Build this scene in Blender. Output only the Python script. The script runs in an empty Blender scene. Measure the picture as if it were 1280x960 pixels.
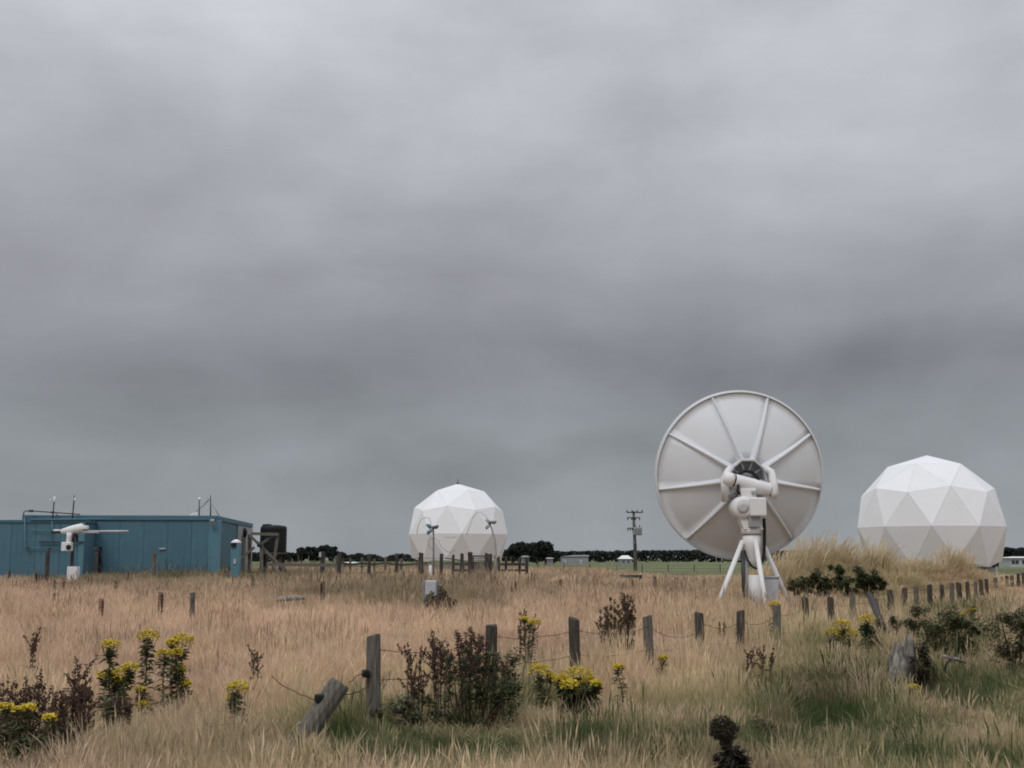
import bpy, bmesh, math, random
import numpy as np
from mathutils import Vector, Matrix, noise

random.seed(7)
RNG = np.random.default_rng(11)
S = bpy.context.scene
COL = S.collection
R = math.radians

# ------------------------------------------------------------------ camera
FPX, CX, CY, HORIZON = 1500.0, 640.0, 480.0, 700.0      # photograph pixels (1280 x 960)
EYE = 2.05
PITCH = math.atan((HORIZON - CY) / FPX)
cam_d = bpy.data.cameras.new('camera')
cam_d.sensor_width = 36.0
cam_d.lens = FPX / 1280 * 36.0
cam_d.clip_start, cam_d.clip_end = 0.1, 20000
cam = bpy.data.objects.new('camera', cam_d)
cam.location = (0, 0, EYE)
cam.rotation_euler = (math.pi / 2 + PITCH, 0, 0)
COL.objects.link(cam)
S.camera = cam

# ------------------------------------------------------------------ sky
world = bpy.data.worlds.new('World')
S.world = world
world.use_nodes = True
SUN_EL, SUN_AZ = R(54), R(205)          # high and behind the camera, a little to its left


def build_sky():
    nt = world.node_tree
    N, L = nt.nodes, nt.links
    N.clear()

    def node(t, **kw):
        n = N.new(t)
        for k, v in kw.items():
            setattr(n, k, v)
        return n

    def math_(op, a, b=None, clamp=False):
        n = node('ShaderNodeMath', operation=op, use_clamp=clamp)
        for i, v in enumerate((a, b)):
            if v is None:
                continue
            if isinstance(v, (int, float)):
                n.inputs[i].default_value = v
            else:
                L.new(v, n.inputs[i])
        return n.outputs[0]

    out = node('ShaderNodeOutputWorld')
    tc = node('ShaderNodeTexCoord')
    sep = node('ShaderNodeSeparateXYZ')
    L.new(tc.outputs['Generated'], sep.inputs[0])
    X, Y, Z = sep.outputs
    zc = math_('ADD', math_('MAXIMUM', Z, 0.0), 0.16)
    comb = node('ShaderNodeCombineXYZ')
    L.new(math_('DIVIDE', X, zc), comb.inputs[0])
    L.new(math_('DIVIDE', Y, zc), comb.inputs[1])
    comb.inputs[2].default_value = 4.3

    def fbm(scale, detail, rough, dist=0.0):
        n = node('ShaderNodeTexNoise')
        n.inputs['Scale'].default_value = scale
        n.inputs['Detail'].default_value = detail
        n.inputs['Roughness'].default_value = rough
        n.inputs['Distortion'].default_value = dist
        L.new(comb.outputs[0], n.inputs['Vector'])
        return math_('SUBTRACT', n.outputs['Fac'], 0.5)

    n1 = fbm(0.42, 5, 0.50, 0.35)
    st = node('ShaderNodeMapping')
    st.inputs['Scale'].default_value = (3.0, 3.0, 6.2)
    st.inputs['Location'].default_value = (.7, .3, 1.9)
    L.new(tc.outputs['Generated'], st.inputs['Vector'])
    bl = node('ShaderNodeTexNoise')
    bl.inputs['Scale'].default_value = 1.25
    bl.inputs['Detail'].default_value = 6
    bl.inputs['Roughness'].default_value = .5
    bl.inputs['Distortion'].default_value = .2
    L.new(st.outputs[0], bl.inputs['Vector'])
    n2 = math_('SUBTRACT', bl.outputs['Fac'], 0.5)
    st2 = node('ShaderNodeMapping')
    st2.inputs['Scale'].default_value = (7.0, 7.0, 13.0)
    st2.inputs['Location'].default_value = (2.7, 1.3, .4)
    L.new(tc.outputs['Generated'], st2.inputs['Vector'])
    bl2 = node('ShaderNodeTexNoise')
    bl2.inputs['Scale'].default_value = 1.0
    bl2.inputs['Detail'].default_value = 7
    bl2.inputs['Roughness'].default_value = .5
    bl2.inputs['Distortion'].default_value = .25
    L.new(st2.outputs[0], bl2.inputs['Vector'])
    n3 = math_('SUBTRACT', bl2.outputs['Fac'], 0.5)
    # general brightness of an overcast layer by height
    ramp = node('ShaderNodeValToRGB')
    ramp.color_ramp.interpolation = 'B_SPLINE'
    stops = SKY_STOPS
    cr = ramp.color_ramp
    while len(cr.elements) < len(stops):
        cr.elements.new(0.5)
    for e, (p, v) in zip(cr.elements, stops):
        e.position = p
        e.color = (v, v, v, 1)
    L.new(math_('MAXIMUM', Z, 0.0), ramp.inputs['Fac'])
    base = ramp.outputs['Color']
    # heavier and thinner banks of cloud: direction, half widths, strength
    warp = node('ShaderNodeVectorMath', operation='MULTIPLY_ADD')
    wn = node('ShaderNodeTexNoise')
    wn.inputs['Scale'].default_value = 4.0
    wn.inputs['Detail'].default_value = 4
    L.new(tc.outputs['Generated'], wn.inputs['Vector'])
    ws = node('ShaderNodeVectorMath', operation='SUBTRACT')
    L.new(wn.outputs['Color'], ws.inputs[0])
    ws.inputs[1].default_value = (0.5, 0.5, 0.5)
    L.new(ws.outputs[0], warp.inputs[0])
    warp.inputs[1].default_value = (0.34, 0.0, 0.18)
    L.new(tc.outputs['Generated'], warp.inputs[2])
    total = None
    for (px, py, wx, wy, amp) in SKY_BANKS:
        u, v = (px - CX) / FPX, (HORIZON - py) / FPX
        d = Vector((u, 1, v)).normalized()
        s = node('ShaderNodeVectorMath', operation='SUBTRACT')
        L.new(warp.outputs[0], s.inputs[0])
        s.inputs[1].default_value = d
        m = node('ShaderNodeVectorMath', operation='MULTIPLY')
        L.new(s.outputs[0], m.inputs[0])
        m.inputs[1].default_value = (FPX / wx, 1.2, FPX / wy)
        ln = node('ShaderNodeVectorMath', operation='LENGTH')
        L.new(m.outputs[0], ln.inputs[0])
        mr = node('ShaderNodeMapRange', interpolation_type='SMOOTHSTEP')
        mr.inputs['From Min'].default_value = 0.0
        mr.inputs['From Max'].default_value = 1.0
        mr.inputs['To Min'].default_value = amp
        mr.inputs['To Max'].default_value = 0.0
        L.new(ln.outputs['Value'], mr.inputs['Value'])
        total = mr.outputs[0] if total is None else math_('ADD', total, mr.outputs[0])
    # stretched thin bands near the skyline
    mp = node('ShaderNodeMapping')
    mp.inputs['Scale'].default_value = (2.2, 2.2, 17.0)
    L.new(tc.outputs['Generated'], mp.inputs['Vector'])
    bn = node('ShaderNodeTexNoise')
    bn.inputs['Scale'].default_value = 1.6
    bn.inputs['Detail'].default_value = 5
    bn.inputs['Roughness'].default_value = 0.55
    L.new(mp.outputs[0], bn.inputs['Vector'])
    bands = math_('SUBTRACT', bn.outputs['Fac'], 0.5)
    f = math_('ADD', 1.0, total)
    f = math_('ADD', f, math_('MULTIPLY', n1, SKY_AMP[0]))
    f = math_('ADD', f, math_('MULTIPLY', n2, SKY_AMP[1]))
    f = math_('ADD', f, math_('MULTIPLY', bands, SKY_AMP[2]))
    f = math_('ADD', f, math_('MULTIPLY', n3, SKY_AMP[3]))
    lum = math_('MULTIPLY', base, f)
    tint = node('ShaderNodeMapRange')
    tint.inputs['From Min'].default_value = 0.0
    tint.inputs['From Max'].default_value = 0.22
    L.new(Z, tint.inputs['Value'])
    mixc = node('ShaderNodeMix', data_type='RGBA')
    L.new(tint.outputs[0], mixc.inputs['Factor'])
    mixc.inputs[6].default_value = SKY_LOW + (1,)
    mixc.inputs[7].default_value = SKY_HIGH + (1,)
    mulc = node('ShaderNodeVectorMath', operation='SCALE')
    L.new(mixc.outputs[2], mulc.inputs[0])
    L.new(lum, mulc.inputs['Scale'])
    bg_cloud = node('ShaderNodeBackground')
    L.new(mulc.outputs[0], bg_cloud.inputs['Color'])
    bg_cloud.inputs['Strength'].default_value = SKY_STRENGTH
    sky = node('ShaderNodeTexSky', sky_type='NISHITA')
    sky.sun_disc = False
    sky.sun_elevation = SUN_EL
    sky.sun_rotation = SUN_AZ
    bg_sky = node('ShaderNodeBackground')
    L.new(sky.outputs[0], bg_sky.inputs['Color'])
    bg_sky.inputs['Strength'].default_value = 0.06
    mix = node('ShaderNodeMixShader')
    mix.inputs[0].default_value = 0.93             # almost closed cloud cover
    L.new(bg_sky.outputs[0], mix.inputs[1])
    L.new(bg_cloud.outputs[0], mix.inputs[2])
    L.new(mix.outputs[0], out.inputs[0])


SKY_STRENGTH = 1.0
SKY_STOPS = [(0.0, .33), (0.05, .30), (0.10, .282), (0.155, .262), (0.20, .315), (0.275, .41), (0.345, .495), (0.43, .58), (0.6, .78), (1.0, 1.12)]
SKY_BANKS = [(1130, 165, 460, 190, .20), (700, 30, 360, 110, .06), (640, 300, 330, 150, -.02), (1040, 440, 520, 75, -.24), (560, 590, 700, 40, -.09),
             (60, 270, 330, 160, .05), (380, 455, 360, 60, -.07), (250, 190, 200, 60, -.06), (860, 110, 130, 50, -.07), (560, 545, 400, 35, .06), (130, 575, 380, 50, .08), (430, 90, 150, 90, .07), (900, 250, 170, 70, .06), (760, 380, 300, 40, -.06)]
SKY_AMP = (.08, .40, .14, .52)
SKY_LOW, SKY_HIGH = (.905, .99, 1.075), (.966, .986, 1.06)
build_sky()

sun_d = bpy.data.lights.new('sun', 'SUN')
sun_d.energy = 1.0
sun_d.angle = R(22)
sun_d.color = (1.0, .98, .955)
sun = bpy.data.objects.new('sun', sun_d)
sdir = Vector((math.sin(SUN_AZ) * math.cos(SUN_EL), math.cos(SUN_AZ) * math.cos(SUN_EL), math.sin(SUN_EL)))
sun.rotation_euler = sdir.to_track_quat('Z', 'Y').to_euler()
sun.location = (0, -20, 60)
COL.objects.link(sun)

S.view_settings.view_transform = 'Standard'
S.view_settings.look = 'None'
S.view_settings.gamma = 1.0
S.view_settings.use_curve_mapping = False
S.view_settings.exposure = 0.0
S.render.engine = 'CYCLES'
S.cycles.use_denoising = True
S.cycles.max_bounces = 5
S.cycles.diffuse_bounces = 3
S.cycles.filter_width = 1.9
S.cycles.use_adaptive_sampling = True

# ------------------------------------------------------------------ helpers
def P(px, py, Y):
    """the place at distance Y seen at a pixel of the photograph"""
    c, s = math.cos(PITCH), math.sin(PITCH)
    a, b = (px - CX) / FPX, (CY - py) / FPX
    d = Vector((a, c - b * s, s + b * c))
    t = Y / d.y
    return Vector((a * t, Y, EYE + d.z * t))


def PX(p):
    """pixel of a place (numpy arrays welcome)"""
    x, y, z = p
    c, s = math.cos(PITCH), math.sin(PITCH)
    z = z - EYE
    f = y * c + z * s
    up = -y * s + z * c
    return CX + FPX * x / f, CY - FPX * up / f


def sm(a, b, v):
    t = np.clip((np.asarray(v, float) - a) / (b - a), 0, 1)
    return t * t * (3 - 2 * t)


MOUND = [(15.6, 60, 3.6, 4.6, 1.35), (21.6, 66.5, 4.2, 3.2, 1.05), (24.6, 68.5, 1.5, 2.4, .40)]
AVOID = []          # (x, y, radius, how much of the grass height stays)


def H(x, y):
    """height of the ground"""
    x = np.asarray(x, float)
    y = np.asarray(y, float)
    left = .8 * sm(15, 58, y)
    right = .12 * sm(60, 95, y)
    w = sm(3, 15, x)
    h = left * (1 - w) + right * w
    h = h + .07 * np.sin(x * .9 + 1.3) * np.sin(y * .55) * sm(2, 8, y) * (1 - sm(120, 200, y))
    h = h + .05 * np.sin(x * .37 + y * .23)* (1 - sm(120, 200, y))
    for (mx, my, sx, sy, a) in MOUND:
        h = h + a * np.exp(-(((x - mx) / sx) ** 2 + ((y - my) / sy) ** 2) ** 1.3)
    return h


def gz(x, y):
    return float(H(x, y))


def mat(name, col, rough=.8, var=.15, scale=4.0, bump=0.0, bscale=None, col2=None, metal=0.0, stretch=(1, 1, 1), spec=.3,
        streak=0.0, transl=0.0, vary=0.0):
    m = bpy.data.materials.new(name)
    m.use_nodes = True
    nt = m.node_tree
    N, L = nt.nodes, nt.links
    b = N['Principled BSDF']
    b.inputs['Roughness'].default_value = rough
    b.inputs['Metallic'].default_value = metal
    b.inputs['Specular IOR Level'].default_value = spec
    tc = N.new('ShaderNodeTexCoord')
    mp = N.new('ShaderNodeMapping')
    mp.inputs['Scale'].default_value = stretch
    L.new(tc.outputs['Object'], mp.inputs['Vector'])
    nz = N.new('ShaderNodeTexNoise')
    nz.inputs['Scale'].default_value = scale
    nz.inputs['Detail'].default_value = 6
    nz.inputs['Roughness'].default_value = .6
    L.new(mp.outputs[0], nz.inputs['Vector'])
    rp = N.new('ShaderNodeValToRGB')
    c = Vector(col)
    d = Vector(col2) if col2 else c * (1 - 2 * var)
    rp.color_ramp.elements[0].position = .3
    rp.color_ramp.elements[1].position = .7
    rp.color_ramp.elements[0].color = (*d, 1)
    hi = c if col2 else c * (1 + var * .6)
    rp.color_ramp.elements[1].color = (*hi, 1)
    L.new(nz.outputs['Fac'], rp.inputs['Fac'])
    o = rp.outputs['Color']
    if streak:
        mp2 = N.new('ShaderNodeMapping')
        mp2.inputs['Scale'].default_value = (6, 6, .35)
        L.new(tc.outputs['Object'], mp2.inputs['Vector'])
        n2 = N.new('ShaderNodeTexNoise')
        n2.inputs['Scale'].default_value = 1.5
        n2.inputs['Detail'].default_value = 5
        L.new(mp2.outputs[0], n2.inputs['Vector'])
        mr = N.new('ShaderNodeMapRange')
        mr.inputs['From Min'].default_value = .45
        mr.inputs['From Max'].default_value = .75
        mr.inputs['To Max'].default_value = streak
        L.new(n2.outputs['Fac'], mr.inputs['Value'])
        mx = N.new('ShaderNodeMix')
        mx.data_type = 'RGBA'
        L.new(mr.outputs[0], mx.inputs['Factor'])
        L.new(o, mx.inputs[6])
        mx.inputs[7].default_value = (*(c * .55), 1)
        o = mx.outputs[2]
    if vary:
        oi = N.new('ShaderNodeObjectInfo')
        mv = N.new('ShaderNodeMapRange')
        mv.inputs['To Min'].default_value = 1 - vary
        mv.inputs['To Max'].default_value = 1 + vary * .4
        L.new(oi.outputs['Random'], mv.inputs['Value'])
        sv = N.new('ShaderNodeVectorMath')
        sv.operation = 'SCALE'
        L.new(o, sv.inputs[0])
        L.new(mv.outputs[0], sv.inputs['Scale'])
        o = sv.outputs[0]
    L.new(o, b.inputs['Base Color'])
    if bump:
        n3 = N.new('ShaderNodeTexNoise')
        n3.inputs['Scale'].default_value = bscale or scale * 4
        n3.inputs['Detail'].default_value = 4
        L.new(mp.outputs[0], n3.inputs['Vector'])
        bp = N.new('ShaderNodeBump')
        bp.inputs['Strength'].default_value = bump
        bp.inputs['Distance'].default_value = .02
        L.new(n3.outputs['Fac'], bp.inputs['Height'])
        L.new(bp.outputs[0], b.inputs['Normal'])
    if transl:
        tr = N.new('ShaderNodeBsdfTranslucent')
        L.new(o, tr.inputs['Color'])
        ms = N.new('ShaderNodeMixShader')
        ms.inputs[0].default_value = transl
        L.new(b.outputs[0], ms.inputs[1])
        L.new(tr.outputs[0], ms.inputs[2])
        L.new(ms.outputs[0], N['Material Output'].inputs[0])
    return m


def root_loc(o):
    while o.parent:
        o = o.parent
    return o.location.copy()


class MB:
    """collects shapes in world space; build() links them as ONE mesh object"""
    def __init__(self):
        self.v, self.f, self.sm = [], [], []

    def add(self, vs, fs, smooth=False):
        o = len(self.v)
        self.v += [tuple(p) for p in vs]
        self.f += [tuple(i + o for i in f) for f in fs]
        self.sm += [smooth] * len(fs)
        return self

    def box(self, c, size, rot=None, bev=0.0):
        hx, hy, hz = (s / 2 for s in size)
        m = rot if isinstance(rot, Matrix) else (Matrix.Rotation(rot, 3, 'Z') if rot else Matrix.Identity(3))
        c = Vector(c)
        if bev <= 0:
            vs = [c + m @ Vector((x * hx, y * hy, z * hz)) for x in (-1, 1) for y in (-1, 1) for z in (-1, 1)]
            fs = [(0, 1, 3, 2), (4, 6, 7, 5), (0, 4, 5, 1), (2, 3, 7, 6), (0, 2, 6, 4), (1, 5, 7, 3)]
            return self.add(vs, fs)
        bm = bmesh.new()
        bmesh.ops.create_cube(bm, size=1)
        for v in bm.verts:
            v.co = Vector((v.co.x * size[0], v.co.y * size[1], v.co.z * size[2]))
        bmesh.ops.bevel(bm, geom=bm.edges[:], offset=bev, segments=2, affect='EDGES', profile=.5)
        vs = [c + m @ v.co for v in bm.verts]
        bm.verts.index_update()
        fs = [tuple(v.index for v in f.verts) for f in bm.faces]
        bm.free()
        return self.add(vs, fs)

    def tube(self, pts, rad, n=8, cap=True, smooth=True):
        pts = [Vector(p) for p in pts]
        rs = rad if isinstance(rad, (list, tuple)) else [rad] * len(pts)
        vs, fs = [], []
        t0 = (pts[1] - pts[0]).normalized()
        ref = Vector((0, 0, 1)) if abs(t0.z) < .9 else Vector((1, 0, 0))
        u = t0.cross(ref).normalized()
        for i, p in enumerate(pts):
            t = (pts[min(i + 1, len(pts) - 1)] - pts[max(i - 1, 0)]).normalized()
            u = (u - t * u.dot(t)).normalized()
            w = t.cross(u)
            for k in range(n):
                a = 2 * math.pi * k / n
                vs.append(p + (u * math.cos(a) + w * math.sin(a)) * rs[i])
        for i in range(len(pts) - 1):
            for k in range(n):
                fs.append((i * n + k, i * n + (k + 1) % n, (i + 1) * n + (k + 1) % n, (i + 1) * n + k))
        self.add(vs, fs, smooth)
        if cap:
            o = len(self.v) - len(vs)
            self.f += [tuple(o + k for k in reversed(range(n))), tuple(o + (len(pts) - 1) * n + k for k in range(n))]
            self.sm += [False, False]
        return self

    def lathe(self, c, prof, axis=(0, 0, 1), n=16, smooth=True, cap=True):
        """prof: (radius, height along axis)"""
        c, ax = Vector(c), Vector(axis).normalized()
        ref = Vector((0, 1, 0)) if abs(ax.y) < .9 else Vector((1, 0, 0))
        u = ax.cross(ref).normalized()
        w = ax.cross(u)
        vs, fs = [], []
        for r, h in prof:
            for k in range(n):
                a = 2 * math.pi * k / n
                vs.append(c + ax * h + (u * math.cos(a) + w * math.sin(a)) * max(r, 1e-4))
        for i in range(len(prof) - 1):
            for k in range(n):
                fs.append((i * n + k, i * n + (k + 1) % n, (i + 1) * n + (k + 1) % n, (i + 1) * n + k))
        self.add(vs, fs, smooth)
        if cap:
            o = len(self.v) - len(vs)
            self.f += [tuple(o + k for k in reversed(range(n))), tuple(o + (len(prof) - 1) * n + k for k in range(n))]
            self.sm += [False, False]
        return self

    def mesh(self, name, material, origin=(0, 0, 0)):
        o = Vector(origin)
        me = bpy.data.meshes.new(name)
        me.from_pydata([tuple(Vector(p) - o) for p in self.v], [], self.f)
        me.polygons.foreach_set('use_smooth', self.sm)
        me.materials.append(material)
        me.update()
        return me

    def build(self, name, material, parent=None, origin=None, label=None):
        o0 = root_loc(parent) if parent is not None else Vector(origin or (0, 0, 0))
        ob = bpy.data.objects.new(name, self.mesh(name, material, o0))
        COL.objects.link(ob)
        if parent is not None:
            ob.parent = parent
        else:
            ob.location = o0
        if label:
            ob['label'] = label
        if name in ('seed_head', 'leaves', 'foliage', 'young_tips', 'plumes', 'withered_leaves', 'crown'):
            ob['kind'] = 'stuff'          # leaves and seeds too small to pick apart
        return ob


def tag(o, label, cat=None, group=None, kind=None):
    o['label'] = label
    if cat:
        o['category'] = cat
    if group:
        o['group'] = group
    if kind:
        o['kind'] = kind
    return o


def thing(name, label, cat, loc=(0, 0, 0), group=None):
    o = bpy.data.objects.new(name, None)
    o.empty_display_size = .2
    COL.objects.link(o)
    o.location = loc
    return tag(o, label, cat, group)


def copy_tree(o, parent=None):
    c = o.copy()
    COL.objects.link(c)
    if parent is not None:
        c.parent = parent
    for ch in list(o.children):
        copy_tree(ch, c)
    return c


def place(name, mesh, parent, loc=(0, 0, 0), rot=(0, 0, 0)):
    o = bpy.data.objects.new(name, mesh)
    COL.objects.link(o)
    o.parent = parent
    o.location = loc
    o.rotation_euler = rot
    return o


M = {}
M['teal'] = mat('teal_paint', (.082, .18, .232), .6, .05, 1.2, streak=.14, spec=.35, vary=.07)
M['teal_dark'] = mat('teal_trim', (.060, .142, .185), .5, .06, 2)
M['teal_pale'] = mat('pale_teal_paint', (.105, .225, .28), .5, .05, 2)
M['white'] = mat('white_paint', (.78, .78, .775), .45, .03, 2, streak=.10)
M['dish'] = mat('dish_paint', (.69, .712, .735), .5, .02, 1.2, streak=.04)
M['radome'] = mat('radome_skin', (.85, .865, .875), .5, .02, .8, streak=.05, vary=.05)
M['seam'] = mat('radome_seam', (.66, .67, .67), .6, .05, 2)
M['grey'] = mat('grey_paint', (.33, .34, .35), .5, .08, 3)
M['lightgrey'] = mat('pale_grey_paint', (.50, .50, .52), .5, .05, 3)
M['black'] = mat('black_plastic', (.010, .011, .013), .65, .1, 3)
M['rubber'] = mat('black_cable', (.012, .012, .012), .6, .1, 5)
M['steel'] = mat('dark_steel', (.075, .078, .08), .5, .15, 8, metal=.4)
M['galv'] = mat('galvanised_steel', (.30, .31, .32), .5, .1, 6, metal=.5)
M['rust'] = mat('rusty_wire', (.10, .055, .035), .8, .2, 10)
M['wood'] = mat('weathered_wood', (.18, .165, .14), .9, .3, 5, .5, 20, stretch=(6, 6, .8))
M['wood_dark'] = mat('dark_weathered_wood', (.085, .075, .063), .9, .3, 5, .5, 20, stretch=(6, 6, .8))
M['wood_pale'] = mat('bleached_wood', (.34, .315, .28), .9, .38, 6, .5, 20, stretch=(3, 3, 1))
M['concrete'] = mat('concrete', (.30, .295, .28), .9, .15, 3, .2)
M['roof_grey'] = mat('grey_roof_sheet', (.20, .22, .24), .5, .06, 1)
M['stem'] = mat('green_stem', (.14, .15, .06), .8, .2, 8)
M['leaf'] = mat('dark_green_leaf', (.095, .118, .05), .7, .3, 10, transl=.2)
M['leaf2'] = mat('grey_green_leaf', (.14, .152, .082), .7, .3, 10, transl=.2)
M['yellow'] = mat('yellow_petal', (.72, .55, .05), .7, .2, 30, transl=.15)
M['dock'] = mat('brown_dock_seed', (.125, .072, .054), .9, .35, 30)
M['dock2'] = mat('dull_brown_seed', (.135, .10, .062), .9, .35, 30)
M['seedhead'] = mat('dark_olive_seed', (.036, .032, .02), .9, .3, 30)
M['stalk'] = mat('brown_stalk', (.11, .075, .05), .9, .2, 20)
M['pine'] = mat('dark_conifer_leaf', (.030, .040, .030), .8, .3, .2)
M['hedge'] = mat('dark_hedge_leaf', (.034, .043, .036), .8, .3, .05)
M['bark'] = mat('bark', (.06, .05, .04), .9, .3, 1)
M['plume'] = mat('straw_plume', (.74, .61, .40), .9, .2, 1.2, transl=.3)
# ------------------------------------------------------------------ ground
def ground_material():
    m = mat('dry_soil_and_thatch', (.44, .35, .25), .95, .2, .8, .4, 8, col2=(.28, .22, .155))
    return m


def pasture_material():
    m = bpy.data.materials.new('pasture_grass')
    m.use_nodes = True
    N, L = m.node_tree.nodes, m.node_tree.links
    b = N['Principled BSDF']
    b.inputs['Roughness'].default_value = 1
    b.inputs['Specular IOR Level'].default_value = .1
    tc = N.new('ShaderNodeTexCoord')
    mp = N.new('ShaderNodeMapping')
    mp.inputs['Scale'].default_value = (.004, .02, 1)
    L.new(tc.outputs['Object'], mp.inputs['Vector'])
    n1 = N.new('ShaderNodeTexNoise')
    n1.inputs['Scale'].default_value = 1.0
    n1.inputs['Detail'].default_value = 6
    L.new(mp.outputs[0], n1.inputs['Vector'])
    rp = N.new('ShaderNodeValToRGB')
    e = rp.color_ramp.elements
    e[0].position, e[0].color = .36, (.085, .105, .048, 1)
    e[1].position, e[1].color = .5, (.125, .145, .072, 1)
    k = e.new(.62)
    k.color = (.20, .21, .11, 1)
    L.new(n1.outputs['Fac'], rp.inputs['Fac'])
    L.new(rp.outputs[0], b.inputs['Base Color'])
    return m


def axis(near, step, far, growth):
    a, s = [0.0], step
    while a[-1] < far:
        if a[-1] > near:
            s *= growth
        a.append(a[-1] + s)
    return np.array(a)


def build_ground():
    ax = axis(70, 1.0, 7000, 1.12)
    xs = np.concatenate([-ax[:0:-1], ax])
    ay = axis(125, 1.0, 7000, 1.12)
    ys = np.concatenate([-axis(10, 2.0, 3000, 1.3)[:0:-1], ay])
    YB = 108.0
    for name, sel, m, lab, cat in (('ground', ys <= YB, ground_material(), 'rough ground under the dry tan grass around the dish and domes', 'ground'),
                                   ('pasture', ys >= YB, pasture_material(), 'flat green pasture reaching to the far trees', 'field')):
        yy = ys[sel]
        Xg, Yg = np.meshgrid(xs, yy)
        Z = H(Xg, Yg)
        v = np.stack([Xg, Yg, Z], -1).reshape(-1, 3)
        nx, ny = len(xs), len(yy)
        i = np.arange((ny - 1) * (nx - 1))
        r, c = i // (nx - 1), i % (nx - 1)
        a = r * nx + c
        f = np.stack([a, a + 1, a + nx + 1, a + nx], -1)
        me = bpy.data.meshes.new(name)
        me.from_pydata(v.tolist(), [], f.tolist())
        me.polygons.foreach_set('use_smooth', [True] * len(f))
        me.materials.append(m)
        o = bpy.data.objects.new(name, me)
        COL.objects.link(o)
        tag(o, lab, cat, kind='structure')


build_ground()

# ------------------------------------------------------------------ grass
def grass_material(name, stops, transl=.42):
    m = bpy.data.materials.new(name)
    m.use_nodes = True
    N, L = m.node_tree.nodes, m.node_tree.links
    b = N['Principled BSDF']
    b.inputs['Roughness'].default_value = .8
    b.inputs['Specular IOR Level'].default_value = .15
    at = N.new('ShaderNodeAttribute')
    at.attribute_type = 'INSTANCER'
    at.attribute_name = 'tint'
    rp = N.new('ShaderNodeValToRGB')
    e = rp.color_ramp.elements
    while len(e) < len(stops):
        e.new(.5)
    for k, (p, c) in zip(e, stops):
        k.position, k.color = p, (*c, 1)
    L.new(at.outputs['Fac'], rp.inputs['Fac'])
    at2 = N.new('ShaderNodeAttribute')
    at2.attribute_type = 'INSTANCER'
    at2.attribute_name = 'shade'
    ab = N.new('ShaderNodeAttribute')
    ab.attribute_name = 'blade'
    ad = N.new('ShaderNodeMath')
    ad.operation = 'MULTIPLY'
    L.new(at2.outputs['Fac'], ad.inputs[0])
    L.new(ab.outputs['Fac'], ad.inputs[1])
    sc = N.new('ShaderNodeVectorMath')
    sc.operation = 'SCALE'
    L.new(rp.outputs[0], sc.inputs[0])
    L.new(ad.outputs[0], sc.inputs['Scale'])
    L.new(sc.outputs[0], b.inputs['Base Color'])
    tr = N.new('ShaderNodeBsdfTranslucent')
    L.new(sc.outputs[0], tr.inputs['Color'])
    ms = N.new('ShaderNodeMixShader')
    ms.inputs[0].default_value = transl
    L.new(b.outputs[0], ms.inputs[1])
    L.new(tr.outputs[0], ms.inputs[2])
    L.new(ms.outputs[0], N['Material Output'].inputs[0])
    return m


GRASS = grass_material('dry_grass_blades', [(0, (.71, .515, .38)), (.22, (.72, .56, .385)), (.45, (.65, .53, .335)), (.62, (.37, .335, .18)),
                                            (.8, (.20, .225, .10)), (1, (.105, .145, .058))])


def clump(name, n, rad, hmin, hmax, wid, lean, head, seed, segs=3):
    """a tuft of separate bent blades; head = width of the seed panicle at the tip"""
    r = np.random.default_rng(seed)
    vs, fs, bl = [], [], []
    for i in range(n):
        a, q = r.uniform(0, 2 * math.pi), rad * math.sqrt(r.uniform())
        x0, y0 = q * math.cos(a), q * math.sin(a)
        h = r.uniform(hmin, hmax)
        la = a + r.normal(0, .9)
        le = abs(r.normal(0, lean)) * h
        fa = r.uniform(0, math.pi)
        fx, fy = math.cos(fa), math.sin(fa)
        isd = head > 0 and r.uniform() < .75
        if isd:
            prof = [(0, .5), (.68, .4), (.82, head / wid), (1, .15)]
        else:
            prof = [(0, .8), (.45, 1), (.78, .7), (1, .1)]
        b0 = len(vs)
        c = r.uniform(.72, 1.18)
        for (t, w) in prof:
            k = le * t ** 2.2
            x, y, z = x0 + k * math.cos(la), y0 + k * math.sin(la), h * t * (1 - .12 * le / max(h, .01) * t)
            hw = wid * w * .5
            vs += [(x - fx * hw, y - fy * hw, z), (x + fx * hw, y + fy * hw, z)]
            bl += [c, c]
        for s in range(len(prof) - 1):
            k = b0 + 2 * s
            fs.append((k, k + 1, k + 3, k + 2))
    me = bpy.data.meshes.new(name)
    me.from_pydata(vs, [], fs)
    at = me.attributes.new('blade', 'FLOAT', 'POINT')
    at.data.foreach_set('value', bl)
    me.materials.append(GRASS)
    return bpy.data.objects.new(name, me)


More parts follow.
